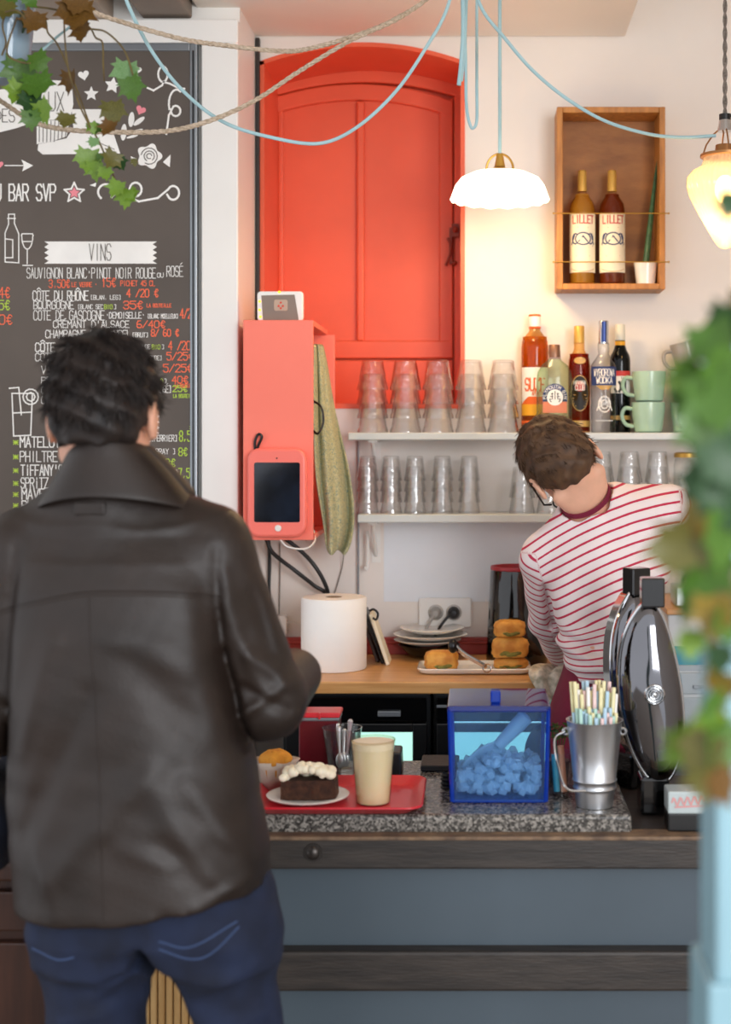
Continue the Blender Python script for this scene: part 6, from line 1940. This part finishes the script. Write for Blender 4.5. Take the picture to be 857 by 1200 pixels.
seam([(-5, 722), (40, 706), (90, 694), (130, 688), (190, 688), (240, 692), (268, 698)], tree, .0011, 'yoke_stitching', M['leatherseam'], ok_, .0003)
seam([(128, 688), (136, 780), (143, 880), (148, 980), (151, 1078)], tree, .0016, 'back_seam', M['leather'], ok_, .0004)
seam([(30, 1066), (90, 1071), (150, 1072), (220, 1062), (270, 1050), (314, 1033)], tree, .0010, 'hem_stitching', M['leatherseam'], ok_, .0003)
tag_ = MB()
hq = tree.ray_cast(Vector((Mp(121, 593).x, 1.5, Mp(121, 593).z)), Vector((0, 1, 0)))[0]
if hq:
    tag_.span((Mp(104, 0).x, hq.y - .004, Mp(0, 600).z), (Mp(139, 0).x, hq.y + .014, Mp(0, 586).z))
    tag_.build('hanger_patch', M['leather'], ok_, smooth=False, bevel=.002)
    MB().span((Mp(110, 0).x, hq.y - .006, Mp(0, 594).z), (Mp(134, 0).x, hq.y - .003, Mp(0, 592).z)).build('patch_stitching', M['leatherseam'], ok_, smooth=False)
for pts in ([(206, 1080), (240, 1092), (262, 1088), (292, 1062)], [(206, 1072), (240, 1078), (290, 1056)], [(56, 1090), (90, 1096), (110, 1092)]):
    seam(pts, treej, .0014, 'pocket_seam', M['denimseam'], oj, -.0004)
# raised collar
col = MB()
def ring(y, x0, x1, hd, dy=0.0, drop=.03, sag=0):
    cx = 126
    cc = Mp(cx, y, .012 + dy)
    return [Vector((cc.x + ((x1 - cx) if math.sin(a) > 0 else (cx - x0)) / 757 * math.sin(a), cc.y - hd * math.cos(a), cc.z - drop * (1 - math.cos(a)) / 2 + sag * abs(math.sin(a)) ** 2)) for a in [2 * math.pi * i / 48 for i in range(48)]]
col.grid([ring(581, 40, 236, .100, 0, .04, -.012), ring(568, 52, 224, .094, 0, .03, -.006), ring(549, 66, 208, .086, 0, .03), ring(532, 76, 192, .079), ring(518, 82, 178, .076), ring(513, 84, 174, .073), ring(517, 87, 170, .070), ring(540, 82, 174, .070), ring(585, 66, 186, .072)], close=True)
col.build('collar', M['leather'], ok_, solid=.003, subsurf=1)
lf = MB()   # the outer leaf of the collar, standing off on the right
lf.grid([[Mp(a + 3 * q, e, dy + .010 * q) for a, e, dy in ((180, 521, -.046), (194, 534, -.042), (209, 550, -.04), (222, 566, -.036), (232, 580, -.03))] for q in (-1, 0, 1)])
lf.build('collar_fold', M['leather'], ok_, solid=.005, subsurf=2)
# bag at the left edge
bg = SDF((-.93, 2.15, .90), (-.60, 2.57, 1.25), .006)
bx_, bzc = Mp(-46, 0).x, Mp(0, 975).z
bg.rows([(bzc - .075, bx_ - .055, bx_ + .058, 2.36, .125), (bzc - .02, bx_ - .062, bx_ + .064, 2.36, .14), (bzc + .05, bx_ - .040, bx_ + .046, 2.36, .125), (bzc + .068, bx_ - .012, bx_ + .016, 2.36, .115)], .02, 2.6)
bg.d += (.004 * np.sin(bg.ax[0][:, None, None] * 70 + bg.ax[2][None, None, :] * 55 + bg.ax[1][None, :, None] * 30)).astype(np.float32)
bt_ = thing('bag', 'dark navy cloth bag held at the left edge of the picture', 'bag', (bx_, 2.36, bzc - .08))
bg.build('cloth_body', M['navycloth'], bt_, 2)
for q in (-1, 1):
    MB().tube(spline([(bx_ + q * .012, 2.28, bzc + .06), (bx_ + q * .012, 2.31, bzc + .105), (bx_ + q * .01, 2.36, bzc + .118), (bx_ + q * .012, 2.41, bzc + .105), (bx_ + q * .012, 2.44, bzc + .06)], 6), .006, 8).build('handle', M['navycloth'], bt_)

# ============ the person in the striped shirt, bending over the worktop
DB = 3.2
def Bp(px, py, d=DB): return P(px, py, d)
bar = thing('person', 'bending person with short brown hair in a red and white striped shirt behind the bar', 'person', (Bp(700, 0).x, DB, 0))
c = Bp(664, 551, 3.22)
f = Vector((.24, .80, -.52)); r = Vector((.79, .10, .58))
r, f, u = frame(r, f)
nb = Bp(697, 604, 3.25)            # base of the neck
shLb, shRb = Bp(641, 654, 3.27), Bp(783, 604, 3.24)
elLb, wrLb = Bp(645, 726, 3.43), Bp(660, 768, 3.575)
elRb, wrRb = Bp(828, 655, 3.36), Bp(832, 676, 3.46)
pv = Bp(698, 800)
b = SDF((-.02, 2.98, 0), (.83, 3.80, 1.80), .0056)
at = sculpt_head(b, c, r, f, u)
b.cone(c - f * .012 - u * .03, nb, .043, .046, .02)
TR = [(775, 663, 742, 3.20, .133), (750, 654, 745, 3.21, .126), (715, 646, 765, 3.23, .125), (680, 642, 785, 3.245, .13), (650, 648, 792, 3.255, .125), (625, 668, 796, 3.255, .11), (605, 700, 796, 3.255, .095), (590, 735, 793, 3.255, .07)]
b.rows([(Bp(0, y).z, Bp(a, 0).x + .02, Bp(e, 0).x - .02, yc, q - .015) for y, a, e, yc, q in TR[:6]], .03)
b.ell(pv - Vector((0, 0, .06)), (.085, .065, .11), None, .03)
b.cone(nb - Vector((0, 0, .025)), shLb - Vector((0, 0, .01)), .045, .036, .04); b.cone(nb - Vector((-.01, 0, .03)), shRb - Vector((.01, 0, .015)), .045, .038, .04)
b.cone(shLb, elLb, .045, .036, .02); b.cone(elLb, wrLb, .036, .026, .01)
b.cone(shRb, elRb, .045, .036, .02); b.cone(elRb, wrRb, .036, .026, .01)
hand(b, wrLb, (.0, .98, -.06), (.0, .1, 1), 1, curl=.16)
hand(b, wrRb, (.6, .75, -.05), (0, .1, 1), -1, curl=.3)
for q in (-1, 1):
    hx = pv.x + q * .048
    b.cone((hx, DB, pv.z - .10), (hx + q * .01, DB + .02, .50), .054, .048, .03)
    b.cone((hx + q * .01, DB + .02, .50), (hx + q * .01, DB - .01, .09), .052, .040, .02)
    b.cone((hx + q * .01, DB - .03, .035), (hx + q * .015, DB + .13, .03), .034, .028, .02)
b.build('body', M['skinb'], bar, 1)
eyes(bar, at, None)
hs = hair_shell(c, r, f, u, .0045, .022, -.074, .068, .011, 2)
o, V, Q = hs.build('hair', M['hairbrown'], bar, 1)
crown2 = c + u * .11 - f * .055
strands(V, Q, 4000, .020, lambda p: (p - crown2).normalized() - u * .55 + r * .25, .0010, 5, M['hairbrown'], 'hair_locks', bar, .12, jit=.28, keep=lambda p: (p - c).dot(u) > -.03)
# shirt
s = SDF((-.02, 2.98, .98), (.83, 3.74, 1.62), .0048)
s.rows([(Bp(0, y).z, Bp(a, 0).x, Bp(e, 0).x, yc, q) for y, a, e, yc, q in [(790, 662, 746, 3.195, .137)] + TR], .025, 2.4)
nd = (c - f * .02 - u * .035 - nb).normalized()
s.cone(nb + nd * .004, shLb, .066, .056, .045); s.cone(nb + nd * .004, shRb + Vector((0, 0, .004)), .066, .066, .045)
s.cone(shLb, elLb, .060, .052, .02); s.cone(elLb, wrLb, .052, .036, .015)
s.cone(shRb, elRb, .062, .052, .02); s.cone(elRb, wrRb, .052, .038, .015)
# neckline
s.cone(nb + nd * .060, nb + nd * .16, .064, .080, .008, 's')
X_, Y_, Z_ = s.ax[0][:, None, None], s.ax[1][None, :, None], s.ax[2][None, None, :]
s.d += (.003 * np.sin(X_ * 40 + Z_ * 55 + 2 * np.sin(X_ * 20)) * np.sin(Z_ * 38 - X_ * 30 + Y_ * 20)).astype(np.float32)
def wrb(s, segs):
    X, Z = s.ax[0][:, None], s.ax[2][None, :]
    acc = np.zeros((len(s.ax[0]), len(s.ax[2])), np.float32)
    for x0, y0, x1, y1, w_, h_ in segs:
        a, e = Bp(x0, y0), Bp(x1, y1)
        dx, dz_ = e.x - a.x, e.z - a.z
        t = np.clip(((X - a.x) * dx + (Z - a.z) * dz_) / (dx * dx + dz_ * dz_ + 1e-9), 0, 1)
        acc += h_ * np.exp(-((X - a.x - t * dx) ** 2 + (Z - a.z - t * dz_) ** 2) / (w_ / 521) ** 2)
    s.d -= acc[:, None, :]
wrb(s, [(640, 690, 652, 745, 4, -.012), (655, 752, 700, 765, 6, .008), (650, 738, 690, 752, 5, -.007), (700, 690, 660, 730, 9, .006), (730, 720, 690, 750, 9, -.005), (652, 700, 690, 680, 8, .006), (660, 775, 735, 772, 4, .006)])
def stripe_attr(V):
    x, y, z = V[:, 0], V[:, 1], V[:, 2]
    uu = (Bp(800, 0).x - x)
    g = np.clip((z - Bp(0, 785).z) / .11, 0, 1)
    a = z + (.1 * uu + .95 * uu ** 2) * g
    def seg(p, q, base):
        v = np.array(q - p); L = np.linalg.norm(v)
        w_ = V - np.array(p)
        tt = w_ @ v / L ** 2
        t = np.clip(tt, 0, 1.2)
        return np.linalg.norm(w_ - t[:, None] * v, axis=1), base + tt * L
    # torso distance from the rows
    for sh, el, wr, side in ((shLb, elLb, wrLb, -1), (shRb, elRb, wrRb, 1)):
        L1 = (el - sh).length
        d1, s1 = seg(sh, el, 0); d2, s2 = seg(el, wr, L1)
        arm = np.where(d1 < d2, s1, s2)
        dm = np.minimum(d1, d2)
        if side < 0:
            lim = np.interp(z, [Bp(0, 775).z, Bp(0, 745).z, Bp(0, 690).z, Bp(0, 640).z], [Bp(655, 0).x, Bp(652, 0).x, Bp(639, 0).x, Bp(625, 0).x])
            on = (dm < .085) & ((x < lim) | (y > 3.40)) & (z < Bp(0, 650).z)
        else:
            on = (dm < .085) & ((x > Bp(797, 0).x) | (y > 3.42)) & (z < Bp(0, 585).z + .02)
        a = np.where(on, arm, a)
    return a
s.build('shirt', M['stripe'], bar, 2, attr={'stripe': stripe_attr})
# apron: neck strap, wrap, strings
ax = nd
e1 = r - ax * r.dot(ax); e1.normalize(); e2 = ax.cross(e1)
nc = nb + ax * .055
st = MB()
rows = []
for i in range(49):
    a = 2 * math.pi * i / 48
    p = nc + (e1 * math.cos(a) * .060 + e2 * math.sin(a) * .058) - ax * (.012 * math.sin(a + .2) * 0)
    nrm = (e1 * math.cos(a) + e2 * math.sin(a))
    rows.append([p - ax * .006 - nrm * .002, p - ax * .006 + nrm * .001, p + ax * .006 + nrm * .001, p + ax * .006 - nrm * .002])
st.grid(rows, close=True).build('apron_neck_strap', M['burgundy'], bar)
ap = SDF((.06, 2.98, .48), (.63, 3.45, 1.18), .006)
ap.rows([(Bp(0, y).z, Bp(a, 0).x, Bp(e, 0).x, 3.20, q) for y, a, e, q in ((770, 666, 740, .120), (790, 661, 754, .132), (830, 646, 775, .140), (900, 636, 785, .142), (1010, 634, 785, .14))], .01, 2.6)
ap.d += (.004 * np.sin(ap.ax[0][:, None, None] * 60 + 2 * np.sin(ap.ax[2][None, None, :] * 9)) * np.ones((1, len(ap.ax[1]), 1))).astype(np.float32)
ap.build('apron', M['burgundy'], bar, 2)
tr_ = SDF((.06, 2.98, .03), (.68, 3.45, 1.0), .007)
for q in (-1, 1):
    hx = pv.x + q * .075
    tr_.cone((hx, DB, pv.z - .16), (hx + q * .01, DB + .02, .50), .085, .065, .03); tr_.cone((hx + q * .01, DB + .02, .50), (hx + q * .01, DB - .01, .07), .065, .055, .02)
tr_.build('trousers', M['darkcloth'], bar, 1)
for q in (-1, 1):
    sh_ = MB().ball((pv.x + q * .095, DB + .05, .045), (.048, .145, .05), 20, 12)
    sh_.v = [(x, y, max(z, .004)) for x, y, z in sh_.v]
    sh_.build('shoe', M['shoe'], bar)
# spectacles
gl = thing('eyeglasses', 'dark-rimmed eyeglasses worn by the bending person', 'glasses', at(0, .1, .008))
fr_ = MB()
for q in (-1, 1):
    fr_.tube([at(q * .034 + .023 * math.cos(a), .108 - .006 * abs(math.cos(a)), .004 + .018 * math.sin(a)) for a in [2 * math.pi * i / 20 for i in range(21)]], .0022, 6)
    fr_.tube([at(q * .060, .102, .010), at(q * .076, .09, .014), at(q * .081, .03, .022), at(q * .083, -.012, .026), at(q * .084, -.026, .006)], .0024, 6)
fr_.tube([at(-.012, .110, .008), at(0, .114, .011), at(.012, .110, .008)], .002, 6)
fr_.build('frame', M['black'], gl)
for q in (-1, 1):
    m_ = MB(); pts = [at(q * .034 + .022 * math.cos(a), .106, .004 + .017 * math.sin(a)) for a in [2 * math.pi * i / 20 for i in range(20)]]
    m_.add(pts, [tuple(range(20))]); m_.build('lens', thin('spectacle_lens', 'fbfbfb', .35, .05), gl, smooth=False, solid=.001)
# tea towel under the left hand, hanging over the worktop edge
tw = MB()
rows = []
TWp = [(3.66, ZT + .014), (3.60, ZT + .020), (3.54, ZT + .032), (3.50, ZT + .028), (3.482, ZT + .010), (3.474, ZT - .016), (3.470, ZT - .046)]
for i, (yy, zz) in enumerate(TWp):
    a, e = ((648, 690), (636, 688), (624, 684), (618, 682), (621, 680), (630, 674), (645, 664))[i]
    rows.append([Vector((P(a + (e - a) * t / 16, 0, yy).x, yy - .008 * math.sin(t * 1.1 + i) * (i > 3), zz + .007 * math.sin(t * 1.3 + i * .9) + .004 * math.sin(t * 2.7 + i * 1.7))) for t in range(17)])
M['towel'] = pm('patterned_towel', 'e6dccb', .95, col2='a8a48e', vs=60, bump=.4, bs=250)
tw = MB().grid(rows).build('tea_towel', M['towel'], solid=.006, subsurf=2)
tag(tw, 'crumpled pale patterned tea towel under the hand of the bending person, over the worktop edge', 'towel')
hem = MB().tube(spline([v + Vector((0, -.004, 0)) for v in rows[-1]], 2), .004, 6)
hem.build('hem', pm('mint_trim', '7fb8a8', .9), tw)
